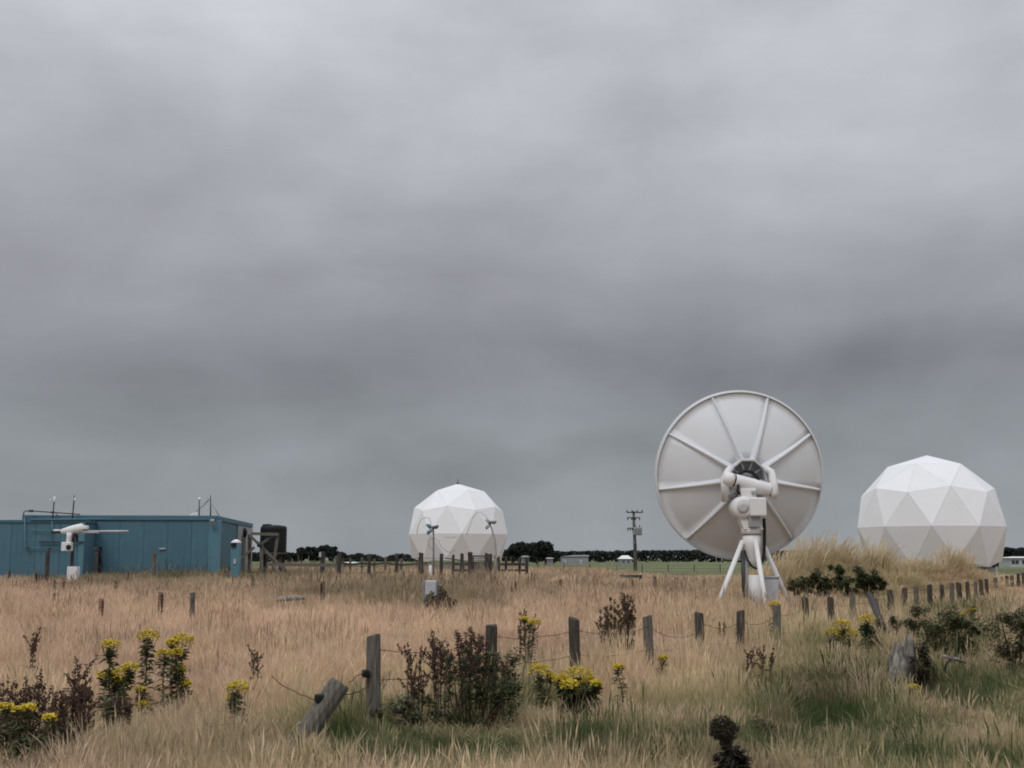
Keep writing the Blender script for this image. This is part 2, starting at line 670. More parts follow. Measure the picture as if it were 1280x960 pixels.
def gn_instancer(name, coll):
    ng = bpy.data.node_groups.new(name, 'GeometryNodeTree')
    ng.interface.new_socket('Geometry', in_out='INPUT', socket_type='NodeSocketGeometry')
    ng.interface.new_socket('Geometry', in_out='OUTPUT', socket_type='NodeSocketGeometry')
    N, L = ng.nodes, ng.links
    gi, go = N.new('NodeGroupInput'), N.new('NodeGroupOutput')
    ci = N.new('GeometryNodeCollectionInfo')
    ci.inputs['Collection'].default_value = coll
    ci.inputs['Separate Children'].default_value = True
    ci.inputs['Reset Children'].default_value = True
    iop = N.new('GeometryNodeInstanceOnPoints')
    iop.inputs['Pick Instance'].default_value = True

    def attr(nm, t):
        n = N.new('GeometryNodeInputNamedAttribute')
        n.data_type = t
        n.inputs['Name'].default_value = nm
        return n.outputs['Attribute']
    e2r = N.new('FunctionNodeEulerToRotation')
    L.new(attr('rot', 'FLOAT_VECTOR'), e2r.inputs[0])
    L.new(gi.outputs[0], iop.inputs['Points'])
    L.new(ci.outputs[0], iop.inputs['Instance'])
    L.new(attr('kind_index', 'INT'), iop.inputs['Instance Index'])
    L.new(e2r.outputs[0], iop.inputs['Rotation'])
    L.new(attr('scl', 'FLOAT_VECTOR'), iop.inputs['Scale'])
    L.new(iop.outputs[0], go.inputs[0])
    return ng


def scatter(name, label, cat, clumps, pts, rot, scl, kind, tint, shade):
    coll = bpy.data.collections.new(name + '_tufts')
    for c in clumps:
        coll.objects.link(c)
    me = bpy.data.meshes.new(name)
    me.from_pydata(pts.tolist(), [], [])
    for nm, t, arr in (('rot', 'FLOAT_VECTOR', rot), ('scl', 'FLOAT_VECTOR', scl)):
        me.attributes.new(nm, t, 'POINT').data.foreach_set('vector', arr.astype(np.float32).ravel())
    me.attributes.new('kind_index', 'INT', 'POINT').data.foreach_set('value', kind.astype(np.int32))
    for nm, arr in (('tint', tint), ('shade', shade)):
        me.attributes.new(nm, 'FLOAT', 'POINT').data.foreach_set('value', arr.astype(np.float32))
    me.materials.append(GRASS)
    o = bpy.data.objects.new(name, me)
    COL.objects.link(o)
    md = o.modifiers.new('tufts', 'NODES')
    md.node_group = gn_instancer(name + '_nodes', coll)
    return tag(o, label, cat, kind='stuff')


def vnoise(x, y, s, seed=0.0):
    return np.array([noise.noise(Vector((a * s + seed, b * s - seed, seed))) for a, b in zip(x, y)])


GREEN = [(1130, 925, 160, 55, .70), (1190, 880, 150, 70, .35), (960, 870, 110, 60, .28), (1180, 770, 110, 30, .25), (560, 935, 260, 30, .25), (760, 900, 120, 35, .2), (1045, 868, 60, 40, .55), (1240, 880, 80, 60, .45), (900, 790, 50, 25, .28), (470, 890, 70, 28, .5),
         (420, 935, 70, 30, .45), (690, 885, 90, 25, .35), (590, 925, 60, 30, .45), (840, 900, 40, 30, .35), (560, 850, 90, 40, .25),
         (1100, 745, 60, 12, .45), (1060, 722, 70, 14, .5), (200, 722, 260, 7, .38), (460, 748, 130, 9, .22), (1180, 800, 90, 40, .3),
         (1000, 820, 80, 30, .25), (800, 940, 80, 30, .3), (250, 930, 150, 30, .12)]


def tint_at(x, y, z):
    px, py = PX((x, y, z + .25))
    g = np.zeros_like(px)
    for (cx, cy, sx, sy, a) in GREEN:
        g += .72 * a * np.exp(-((px - cx) / sx) ** 2 - ((py - cy) / sy) ** 2)
    straw = .14 * sm(800, 930, py) + .10 * sm(400, 1100, px)
    return g, straw, px, py


def on_mound(x, y):
    h = np.zeros_like(x)
    for (mx, my, sx, sy, a) in MOUND:
        h = h + a * np.exp(-(((x - mx) / sx) ** 2 + ((y - my) / sy) ** 2) ** 1.3)
    return h


def sample(y0, y1, dens, margin=3.0, spread=.46):
    area = spread * (y1 * y1 - y0 * y0) + 2 * margin * (y1 - y0)
    n = int(area * dens)
    y = np.sqrt(RNG.uniform(y0 * y0, y1 * y1, n))
    x = RNG.uniform(-1, 1, n) * (spread * y + margin)
    return x, y


# ------------------------------------------------------------------ geodesic domes
def radome(name, label, cx, Y, px_c, py_c, R_px, az, plinth_label, rod):
    c = P(px_c, py_c, Y)
    rad = R_px / FPX * Y * 1.005
    gx, gyy = c.x, c.y
    g = gz(gx, gyy)
    root = thing(name, label, 'radome', (gx, gyy, g), 'white geodesic radomes in the field')
    bm = bmesh.new()
    bmesh.ops.create_icosphere(bm, subdivisions=2, radius=rad)
    bmesh.ops.rotate(bm, verts=bm.verts[:], cent=(0, 0, 0), matrix=Matrix.Rotation(az, 3, 'Z'))
    bm.faces.ensure_lookup_table()
    # the lowest ring of facets is cut off where the dome meets its base
    low = -.56 * rad
    frame = MB()
    for f in bm.faces:
        vs = [v.co.copy() for v in f.verts]
        cz = sum(v.z for v in vs) / 3
        if cz < low:
            continue
        n = f.normal
        cen = (vs[0] + vs[1] + vs[2]) / 3
        frame.add([c + v * .992 for v in vs], [(0, 1, 2)])
        out = []
        for v in vs:
            d = (cen - v)
            out.append(v + d * (.006 / .577 / (rad * .3)))
        m = MB()
        top = [c + v for v in out]
        inn = [c + v - n * .035 for v in out]
        mid = [c + v + n * .0 for v in out]
        m.add(top + inn, [(0, 1, 2), (3, 5, 4), (0, 3, 4, 1), (1, 4, 5, 2), (2, 5, 3, 0)])
        m.build('panel', M['radome'], root)
    bm.free()
    frame.build('seam_frame', M['seam'], root)
    zb = c.z + low + .02 * rad
    b = MB()
    rr = rad * .80
    b.lathe((gx, gyy, g - .2), [(rr, 0), (rr, zb - g + .15), (rr * .98, zb - g + .24)], n=40, smooth=False)
    b.build('base_ring', M['concrete'], root)
    if rod:
        t = c + Vector((0, 0, rad))
        MB().tube([t - Vector((0, 0, .05)), t + Vector((0, 0, .38))], .025).lathe(t, [(.12, -.03), (.10, .06), (.04, .10)]).build('lightning_rod', M['steel'], root)
    return root, c, rad


domeR, domeR_c, domeR_r = radome('radome', 'larger white geodesic dome behind the grassy mound on the right', 0, 75, 1163, 660, 90, R(90), '', False)
domeL, domeL_c, domeL_r = radome('radome', 'smaller white geodesic dome behind the post fence left of the dish', 0, 95, 572, 668.5, 63, R(90 - 11), '', True)
# entrance wedge and cover at the foot of the right dome
b = MB()
w0, w1, w2 = P(1236, 719, 73.5), P(1247, 719, 73.5), P(1246, 707, 73.5)
b.add([w0, w1, w2, w0 + Vector((.1, .9, 0)), w1 + Vector((.1, .9, 0)), w2 + Vector((.1, .9, 0))],
      [(0, 1, 2), (3, 5, 4), (0, 3, 4, 1), (1, 4, 5, 2), (2, 5, 3, 0)])
tag(b.build('cable_hood', M['white'], origin=w0), 'small white wedge shaped hood at the foot of the right dome', 'hood')

# ------------------------------------------------------------------ the big dish
def big_dish():
    Y0 = 42.0
    rim_c = P(924, 594, Y0)
    rad = 104.0 / FPX * Y0 * 1.0
    ya, pi_ = R(2.5), R(8)
    ax = Vector((math.sin(ya) * math.cos(pi_), -math.cos(ya) * math.cos(pi_), -math.sin(pi_)))   # out of the back
    U = Vector((math.cos(ya), math.sin(ya), 0))
    V = U.cross(ax) * -1
    if V.z < 0:
        V = -V
    g = gz(P(940, 750, 40.3).x, 40.3)
    base = Vector((P(938, 700, 40.3).x, 40.3, g))
    root = thing('dish_antenna', 'big white dish seen from its ribbed back on a white tripod pedestal', 'dish antenna', base)
    D = rad * .40
    r0 = .64

    def S_(r, a, off=0.0):
        w = D * (1 - (r / rad) ** 2)
        return rim_c + (U * math.cos(a) + V * math.sin(a)) * r + ax * (w + off)
    angs = [R(70 + 40 * k) for k in range(9)]
    nr, na = 9, 8
    for k in range(9):
        a0, a1 = angs[k] + .004, angs[k] + R(40) - .004
        m = MB()
        vs, fs = [], []
        for off in (0.0, -.04):
            for i in range(nr):
                r = r0 + (rad - r0) * i / (nr - 1)
                for j in range(na):
                    vs.append(S_(r, a0 + (a1 - a0) * j / (na - 1), off))
        n1 = nr * na
        for i in range(nr - 1):
            for j in range(na - 1):
                q = i * na + j
                fs.append((q, q + na, q + na + 1, q + 1))
                fs.append((n1 + q, n1 + q + 1, n1 + q + na + 1, n1 + q + na))
        for i in range(nr - 1):
            for j in (0, na - 1):
                q = i * na + j
                fs.append((q, n1 + q, n1 + q + na, q + na))
        for j in range(na - 1):
            for i in (0, nr - 1):
                q = i * na + j
                fs.append((q, q + 1, n1 + q + 1, n1 + q))
        m.add(vs, fs, True)
        m.build('reflector_panel', M['dish'], root)
    for k in range(9):
        a = angs[k]
        T = -U * math.sin(a) + V * math.cos(a)
        m = MB()
        vs = []
        n = 9
        for i in range(n):
            t = i / (n - 1)
            r = r0 - .02 + (rad - .01 - r0) * t
            hw = .088 - .05 * t
            hh = .18 - .09 * t
            p = S_(r, a)
            flare = hw * 1.7
            vs += [p - T * flare - ax * .02, p - T * hw * .42 + ax * hh * .7, p - T * hw * .28 + ax * hh, p + T * hw * .28 + ax * hh,
                   p + T * hw * .42 + ax * hh * .7, p + T * flare - ax * .02]
        fs = []
        for i in range(n - 1):
            for j in range(6):
                q = i * 6
                fs.append((q + j, q + (j + 1) % 6, q + 6 + (j + 1) % 6, q + 6 + j))
        fs += [tuple(range(5, -1, -1)), tuple((n - 1) * 6 + j for j in range(6))]
        m.add(vs, fs)
        m.build('rib', M['dish'], root)
    # rolled rim
    m = MB()
    n = 96
    vs, fs = [], []
    for i in range(n):
        a = 2 * math.pi * i / n
        vs += [S_(rad - .005, a, -.05), S_(rad - .005, a, .10), S_(rad + .055, a, .11), S_(rad + .06, a, -.03)]
    for i in range(n):
        j = (i + 1) % n
        for q in range(4):
            fs.append((4 * i + q, 4 * j + q, 4 * j + (q + 1) % 4, 4 * i + (q + 1) % 4))
    m.add(vs, fs)
    m.build('rim', M['dish'], root)
    # hub: nine sided box with a lip, open towards the pedestal
    hub = MB()
    w_out, w_in = .20, -.26

    def nona(r, off):
        return [rim_c + (U * math.cos(a) + V * math.sin(a)) * r + ax * (D * (1 - (r0 / rad) ** 2) + off) for a in angs]
    for (ra, rb) in ((r0 + .05, r0 - .03),):
        o1, o2 = nona(ra, -.03), nona(ra - .02, w_out)
        i1, i2 = nona(rb, w_in), nona(rb, w_out)
        vs = o1 + o2 + i2 + i1
        fs = []
        for k in range(9):
            j = (k + 1) % 9
            fs += [(k, j, 9 + j, 9 + k), (9 + k, 9 + j, 18 + j, 18 + k), (18 + k, 18 + j, 27 + j, 27 + k)]
        hub.add(vs, fs)
    hb = hub.build('hub', M['dish'], root)
    m = MB()
    bk = nona(r0 - .03, w_in)
    m.add(bk, [tuple(range(9))])
    m.build('hub_plate', M['lightgrey'], hb)
    for k in range(9):
        a = angs[k]
        d = U * math.cos(a) + V * math.sin(a)
        cc = rim_c + ax * (D * (1 - (r0 / rad) ** 2))
        m = MB()
        T = -U * math.sin(a) + V * math.cos(a)
        rot = Matrix((d, T, ax)).transposed()
        m.box(cc + d * .41 + ax * (w_in + .13), (.44, .035, .24), rot)
        m.build('hub_web', M['dish'], hb)
    m = MB()
    cc = rim_c + ax * (D + .02)
    m.lathe(cc - ax * .38, [(.17, 0), (.17, .32), (.14, .36)], axis=ax, n=20)
    m.build('feed_box', M['grey'], hb)
    # tilted cross tube on the yoke
    Yp = 40.35
    a_, b_ = P(918, 601, Yp - .05), P(962, 612.5, Yp + .15)
    td = (b_ - a_).normalized()
    tube = MB()
    px1 = Yp / FPX
    tube.lathe(a_, [(8.6 * px1, .0), (8.8 * px1, .05), (8.8 * px1, (b_ - a_).length - .05), (8.4 * px1, (b_ - a_).length)], axis=td, n=28)
    tb = tube.build('cross_tube', M['white'], root)
    MB().lathe(a_ - td * .10, [(7.4 * px1, 0), (7.4 * px1, .16)], axis=td, n=24).build('bearing_gap', M['rubber'], tb)
    MB().lathe(b_ - td * .06, [(7.4 * px1, 0), (7.4 * px1, .14)], axis=td, n=24).build('bearing_gap', M['rubber'], tb)
    m = MB()
    m.box(P(943, 616, Yp - .30), (.19, .08, .12), .1, .015)
    m.build('cover_plate', M['grey'], tb)
    # left trunnion: stub and curved bracket up to the hub rim
    m = MB()
    m.lathe(a_ - td * .42, [(4.5 * px1, 0), (8.0 * px1, .10), (9.0 * px1, .24), (8.8 * px1, .36)], axis=td, n=24)
    l = m.build('trunnion', M['white'], root)
    pts = [S_(.66, angs[2] + .0, .15), P(910, 589, Yp + .1), P(906, 600, Yp - .05), P(907, 612, Yp), P(905, 624, Yp + .25), S_(.70, angs[4] + .1, .1)]
    MB().tube(pts, [.13, .12, .16, .15, .11, .08], 10).build('yoke_arm', M['white'], root)
    pts = [S_(.66, angs[8], .18), P(964, 590, Yp + .3), P(967, 603, Yp + .1), P(968, 616, Yp + .05), P(967, 623, Yp + .1)]
    MB().tube(pts, [.12, .13, .135, .15, .09], 10).build('yoke_arm', M['white'], root)
    # gear box under the tube
    m = MB()
    m.lathe(P(930, 634, Yp - .42), [(.24, 0), (.36, .06), (.38, .2), (.38, .75), (.34, .8)], axis=(0, 1, 0), n=28)
    m.build('gear_housing', M['white'], root)
    m = MB()
    m.lathe(P(929, 634.5, Yp - .47), [(.10, 0), (.19, .02), (.19, .07)], axis=(0, 1, 0), n=20)
    m.build('motor_cap', M['lightgrey'], root)
    m = MB()
    m.box(P(945.5, 634, Yp - .28), (20 * px1, .62, 23 * px1), 0.06, .05)
    m.build('drive_box', M['white'], root)
    m = MB()
    m.box(P(934, 618.5, Yp - .05), (20 * px1, .45, 15 * px1), 0, .04)
    m.build('saddle', M['white'], root)
    # neck: wedge narrowing from the gear housing to the flange
    m = MB()
    t_l, t_r, b_l, b_r = P(920.5, 642, Yp), P(943, 642, Yp), P(928, 662, Yp), P(952, 662, Yp)
    dy = Vector((0, .30, 0))
    vs = [t_l - dy, t_r - dy, b_r - dy, b_l - dy, t_l + dy, t_r + dy, b_r + dy, b_l + dy]
    m.add(vs, [(0, 3, 2, 1), (4, 5, 6, 7), (0, 1, 5, 4), (1, 2, 6, 5), (2, 3, 7, 6), (3, 0, 4, 7)])
    m.build('neck', M['white'], root)
    m = MB()
    m.box(P(943, 652.5, Yp - .36), (14 * px1, .2, 13 * px1), 0, .02)
    m.build('junction_box', M['grey'], root)
    fl = P(939.5, 664, Yp)
    m = MB()
    m.lathe(fl, [(.35, -.10), (.35, .07), (.33, .10)], n=28)
    m.lathe(fl, [(.31, -.14), (.31, -.10)], n=28)
    m.build('flange', M['white'], root)
    m = MB()
    m.lathe(fl, [(.31, -.1), (.31, -.42), (.27, -.62), (.17, -.95), (.15, -1.2)], n=28)
    m.build('column', M['white'], root)
    gp = fl.copy()
    m = MB()
    m.lathe(Vector((P(942, 700, Yp).x, Yp, g)), [(.24, -.2), (.24, 1.25), (.20, 1.27)], n=24)
    m.build('base_pillar', M['white'], root)
    m = MB()
    q = P(928.5, 700, Yp - .15)
    m.tube([Vector((q.x, q.y, g - .1)), Vector((q.x, q.y, P(928, 688, Yp).z))], .062, 12)
    m.build('conduit', M['steel'], root)
    q = P(933, 700, Yp - .1)
    MB().tube([Vector((q.x, q.y, g - .1)), Vector((q.x, q.y, P(928, 694, Yp).z))], .05, 12).build('conduit', M['grey'], root)
    for (tx, ty, tY, fx, fy, fY) in ((927.5, 678, Yp - .1, 898.5, 753, 39.4), (944.5, 676, Yp - .25, 956.5, 753, 38.9), (955.5, 684, Yp + .2, 986, 753, 41.0)):
        t0 = P(tx, ty, tY)
        f0 = P(fx, fy, fY)
        d = (f0 - t0)
        f1 = t0 + d * ((t0.z - gz(f0.x, f0.y) + .1) / (t0.z - f0.z))
        leg = MB().tube([t0 - d * .02, f1], .083, 12).build('leg', M['white'], root)
        MB().lathe(Vector((f1.x, f1.y, gz(f1.x, f1.y) - .1)), [(.26, 0), (.26, .16)], n=16).build('foot_pad', M['concrete'], leg)
    # cables
    c1 = [P(955, 648, Yp - .25), P(955.5, 662, Yp - .2), P(955.5, 680, Yp - .15), P(954.5, 697, Yp - .1), P(951.5, 704.5, Yp - .2), P(949, 700, Yp - .1)]
    MB().tube(c1, .055, 8).build('cable', M['rubber'], root)
    c2 = [P(930.5, 688, Yp - .15), P(934, 699, Yp - .3), P(939, 707, Yp - .35), P(944, 710.5, Yp - .3), P(947, 711, Yp - .2)]
    MB().tube(c2, .032, 8).build('cable', M['rubber'], root)
    c3 = [P(922, 602, Yp - .1), P(924, 592, Yp + .1), P(931, 588.5, Yp + .1), P(940, 590, Yp + .1), P(946, 596, Yp + .1), P(948.5, 604, Yp)]
    MB().tube(c3, .062, 8).build('cable', M['rubber'], root)
    c4 = [P(923, 606, Yp - .28), P(922, 614, Yp - .3), P(925, 618, Yp - .3)]
    MB().tube(c4, .05, 8).build('cable', M['rubber'], root)
    # cabinet by the pedestal
    x0 = P(960.5, 700, 40.8).x
    cz = P(960, 722, 40.8).z
    cab = thing('control_cabinet', 'pale grey metal cabinet standing behind the legs of the big dish', 'cabinet', (x0, 40.9, gz(x0, 40.9)))
    hgt = cz - gz(x0, 40.9)
    MB().box((x0, 40.9, gz(x0, 40.9) + hgt / 2), (.62, .4, hgt), 0, .015).build('cabinet_body', M['lightgrey'], cab)
    MB().box((x0, 40.685, gz(x0, 40.9) + hgt / 2), (.54, .03, hgt * .86), 0, .01).build('cabinet_door', M['lightgrey'], cab)
    MB().box((x0, 40.88, cz + .025), (.68, .46, .05), 0, .012).build('cabinet_lid', M['lightgrey'], cab)


big_dish()

# ------------------------------------------------------------------ blue building
def building():
    Yf = 62.0
    xr = P(269.5, 660, Yf).x
    xl = P(36, 660, Yf).x
    yb = 75.8
    zt = P(269, 645.5, Yf).z
    g = gz(-20, 64)
    z0 = g + .42
    root = thing('equipment_building', 'low flat roofed teal equipment building with panelled walls at the left', 'building', (xr, Yf, g))

    def wall_panel(w, h):
        """one cladding sheet with folded edges and shallow ribs, in the x-z plane facing -y"""
        m = MB()
        n = 4
        xs = [-w / 2 + .005, -w / 2 + .02]
        ys = [.014, 0]
        for i in range(1, n):
            xc = -w / 2 + w * i / n
            xs += [xc - .02, xc - .008, xc + .008, xc + .02]
            ys += [0, .006, .006, 0]
        xs += [w / 2 - .02, w / 2 - .005]
        ys += [0, .014]
        vs = [(x, y, 0) for x, y in zip(xs, ys)] + [(x, y, h) for x, y in zip(xs, ys)]
        k = len(xs)
        m.add(vs, [(i, i + 1, k + i + 1, k + i) for i in range(k - 1)])
        return m.mesh('wall_panel', M['teal'])

    def shell(x0, x1, y0, y1, za, zb, name):
        return MB().box(((x0 + x1) / 2, (y0 + y1) / 2, (za + zb) / 2), (x1 - x0 - .04, y1 - y0 - .04, zb - za)).build(name, M['teal_dark'], root)
    base = Vector(root.location)
    # main block
    shell(xl, xr, Yf, yb, z0, zt - .02, 'wall')
    n = 8
    w = (xr - xl) / n
    me = wall_panel(w, zt - z0 - .22)
    for i in range(n):
        place('wall_panel', me, root, Vector((xl + w * (i + .5), Yf + .0, z0)) - base)
    n = 8
    w = (yb - Yf) / n
    me = wall_panel(w, zt - z0 - .22)
    for i in range(n):
        place('wall_panel', me, root, Vector((xr, Yf + w * (i + .5), z0)) - base, rot=(0, 0, math.pi / 2))
    # roof deck and flashing
    rf = MB().box(((xl + xr) / 2, (Yf + yb) / 2, zt - .05), (xr - xl + .02, yb - Yf + .02, .10)).build('roof', M['teal_dark'], root)
    MB().box(((xl + xr) / 2, Yf - .035, zt - .08), (xr - xl + .14, .07, .24), 0, .01).build('fascia', M['teal'], rf)
    MB().box((xr + .035, (Yf + yb) / 2 + .04, zt - .08), (.07, yb - Yf + .06, .24), 0, .01).build('fascia', M['teal'], rf)
    MB().box((xr - .02, Yf - .02, (z0 + zt) / 2 - .1), (.62, .09, zt - z0 - .2), 0, .01).build('corner_trim', M['teal_pale'], root)
    # piles and dark gap under the floor
    for i in range(6):
        x = xl + .4 + (xr - xl - .8) * i / 5
        MB().box((x, Yf + .5, g + .16), (.22, .22, .62)).build('pile', M['wood_dark'], root)
    for i in range(3):
        MB().box((xr - .4, Yf + 4 + 4 * i, g + .16), (.22, .22, .62)).build('pile', M['wood_dark'], root)
    # flood light on the near corner
    q = P(265, 652.5, Yf - .3)
    fl = MB().box(q + Vector((0, 0, -.02)), (.20, .16, .30), Matrix.Rotation(.5, 3, 'X'), .02).build('flood_light', M['grey'], root)
    MB().tube([q + Vector((.1, .25, .2)), q + Vector((.1, 0, .05))], .025).build('light_bracket', M['steel'], fl)
    # grey end bay on the right hand wall with a dark door and a round vent hood
    yd0, yd1 = 69.5, yb
    MB().box((xr + .045, (yd0 + yd1) / 2, (z0 + zt) / 2 - .12), (.05, yd1 - yd0, zt - z0 - .26)).build('end_bay', M['grey'], root)
    dr = MB().box((xr + .085, 71.8, z0 + 1.15), (.05, 1.3, 2.2)).build('door', M['steel'], root)
    MB().box((xr + .13, 71.35, z0 + 1.05), (.05, .05, .2)).build('handle', M['galv'], dr)
    v = MB()
    v.lathe((xr + .05, 71.8, zt - .62), [(.28, 0), (.29, .12), (.18, .2)], axis=(1, 0, 0), n=18)
    v.build('vent_hood', M['black'], root)
    # left block standing proud of the main wall
    Y2 = 60.0
    x0, x1 = P(-70, 660, Y2).x, P(106, 660, Y2).x
    zt2 = P(20, 651, Y2).z
    shell(x0, x1, Y2, Yf + .2, z0, zt2 - .02, 'annex_wall')
    n = 6
    w = (x1 - x0) / n
    me = wall_panel(w, zt2 - z0 - .12)
    for i in range(n):
        place('wall_panel', me, root, Vector((x0 + w * (i + .5), Y2, z0)) - base)
    w = (Yf - Y2) / 2
    me = wall_panel(w, zt2 - z0 - .12)
    for i in range(2):
        place('wall_panel', me, root, Vector((x1, Y2 + w * (i + .5), z0)) - base, rot=(0, 0, math.pi / 2))
    MB().box(((x0 + x1) / 2, (Y2 + Yf) / 2, zt2 - .05), (x1 - x0 + .1, Yf - Y2 + .1, .14), 0, .01).build('annex_roof', M['teal_dark'], root)
    MB().box((x1 - .12, Y2 - .03, (z0 + zt2) / 2 - .05), (.26, .07, zt2 - z0 - .1), 0, .01).build('corner_trim', M['teal_pale'], root)
    # louvred air intake in the corner of the recess
    lx, lz0, lz1 = P(122, 690, Yf - .1).x, P(122, 716, Yf).z, P(122, 684, Yf).z
    lv = MB().box((lx, Yf - .08, (lz0 + lz1) / 2), (.62, .14, lz1 - lz0)).build('air_intake', M['black'], root)
    nl = 11
    for i in range(nl):
        z = lz0 + (lz1 - lz0) * (i + .5) / nl
        MB().box((lx - .05, Yf - .19, z), (.50, .10, .028), Matrix.Rotation(.6, 3, 'X')).build('louvre', M['grey'], lv)
    q = [P(124, 684.5, Yf - .2), P(128, 688, Yf - .2), P(129.5, 700, Yf - .2), P(130, 716, Yf - .2)]
    MB().tube(q, .035).build('pipe', M['steel'], root)
    # pale pipes on the annex front
    p1 = [P(x, y, Y2 - .12) for (x, y) in ((33, 646), (33, 684), (36, 685), (80, 685))]
    MB().tube(p1, .022, cap=True).build('pipe', M['teal_pale'], root)
    MB().tube([P(66, 652, Y2 - .12), P(66, 676, Y2 - .12)], .022).build('pipe', M['teal_pale'], root)
    MB().tube([P(40, 662, Y2 - .12), P(66, 665, Y2 - .12)], .022).build('pipe', M['teal_pale'], root)
    MB().box(P(62, 677.6, Y2 - .12), (.95, .06, .07)).build('bracket_bar', M['steel'], root)
    MB().box(P(97, 677.6, Y2 - .12), (.55, .06, .06)).build('bracket_bar', M['steel'], root)
    MB().box(P(36.5, 685, Y2 - .15), (.14, .1, .10), 0, .01).build('pipe_clamp', M['steel'], root)
    MB().tube([P(40, 649.8, Y2 - .1), P(132, 649.3, Y2 - .1)], .03).build('gutter', M['teal_pale'], root)
    MB().box(P(204, 686, Yf - .05), (.30, .06, .07), 0, .01).build('wall_light', M['lightgrey'], root)
    root.rotation_euler = (0, 0, R(4.6))
    # roof masts (own things)
    zr = zt
    y = 61.0

    def mast(px, ptop, label, kind):
        b0 = P(px, 646, y)
        b0.z = zt2 - .02 if kind else zt
        t = thing('roof_mast', label, 'mast', b0, 'thin instrument masts on the blue roof')
        return t, b0
    t, b0 = mast(66, 620, 'roof mast with a white cylinder and small side cup, the left one of the pair', 1)
    top = P(67.5, 627, y)
    MB().tube([b0, top], .035).build('mast_pole', M['steel'], t)
    MB().lathe(P(68, 628, y), [(.04, 0), (.06, .03), (.06, .26), (.03, .29)], n=12).build('sensor', M['white'], t)
    MB().box(P(63, 625, y), (.14, .08, .06), .2, .02).build('side_cup', M['white'], t)
    MB().box(P(65.5, 640.5, y), (.14, .12, .10), 0, .01).build('pipe_clamp', M['steel'], t)
    t, b0 = mast(90.5, 618, 'roof mast with a thin tip and white collar, the right one of the pair', 1)
    MB().tube([b0, P(92, 630, y), P(93, 619, y)], [.035, .035, .018]).build('mast_pole', M['steel'], t)
    MB().lathe(P(93.7, 627, y), [(.03, 0), (.05, .03), (.05, .15), (.03, .18)], n=12).build('sensor', M['white'], t)
    MB().box(P(90, 638.5, y), (.09, .09, .13), 0, .01).build('collar', M['lightgrey'], t)
    t = thing('roof_pipe', 'dark bent pipe running along above the annex roof edge between two masts', 'pipe', P(33, 648, y))
    pts = [P(*q, y - .05) for q in ((32.5, 648), (29.5, 643.5), (29.5, 640.5), (32, 638.7), (40, 638.7), (66, 640.5), (100, 643))]
    MB().tube(pts, .028).build('pipe', M['rust'], t)
    MB().box(P(39, 638.7, y - .05), (.22, .1, .12), 0, .02).build('pipe_clamp', M['steel'], t)
    pts = [P(*q, y - .05) for q in ((69, 641), (73, 645))]
    MB().tube(pts, .02).build('stay', M['steel'], t)
    # gear over the near corner
    y = 64.0
    b0 = P(249, 645, y); b0.z = zt
    t = thing('roof_mast', 'short roof mast with a white ball top beside the lattice stays', 'mast', b0, 'thin instrument masts on the blue roof')
    MB().tube([b0, P(249.3, 626, y)], .03).build('mast_pole', M['steel'], t)
    MB().lathe(P(249.3, 625.8, y), [(.01, 0), (.07, .04), (.085, .09), (.07, .14), (.01, .18)], n=12).build('ball', M['white'], t)
    b1 = P(243, 646, y); b1.z = zt
    t = thing('roof_sensor', 'small white sensor box lying at the roof edge beside a short mast', 'sensor', b1)
    MB().box(b1 + Vector((0, 0, .14)), (.42, .2, .22), Matrix.Rotation(-.35, 3, 'Y'), .03).build('sensor_body', M['white'], t)
    MB().tube([b1, b1 + Vector((0, 0, .1))], .06).build('sensor_foot', M['steel'], t)
    b0 = P(263.3, 645, y); b0.z = zt
    t = thing('roof_mast', 'stayed roof mast with slanting struts above the near corner of the building', 'mast', b0, 'thin instrument masts on the blue roof')
    MB().tube([b0, P(263.3, 619, y)], [.04, .022]).build('mast_pole', M['steel'], t)
    for (ax_, ay_, bx_, by_) in ((263, 624, 245, 640), (265, 630, 274, 645), (262, 622.5, 255, 631)):
        MB().tube([P(ax_, ay_, y), P(bx_, by_, y)], .02).build('stay', M['galv'], t)


building()
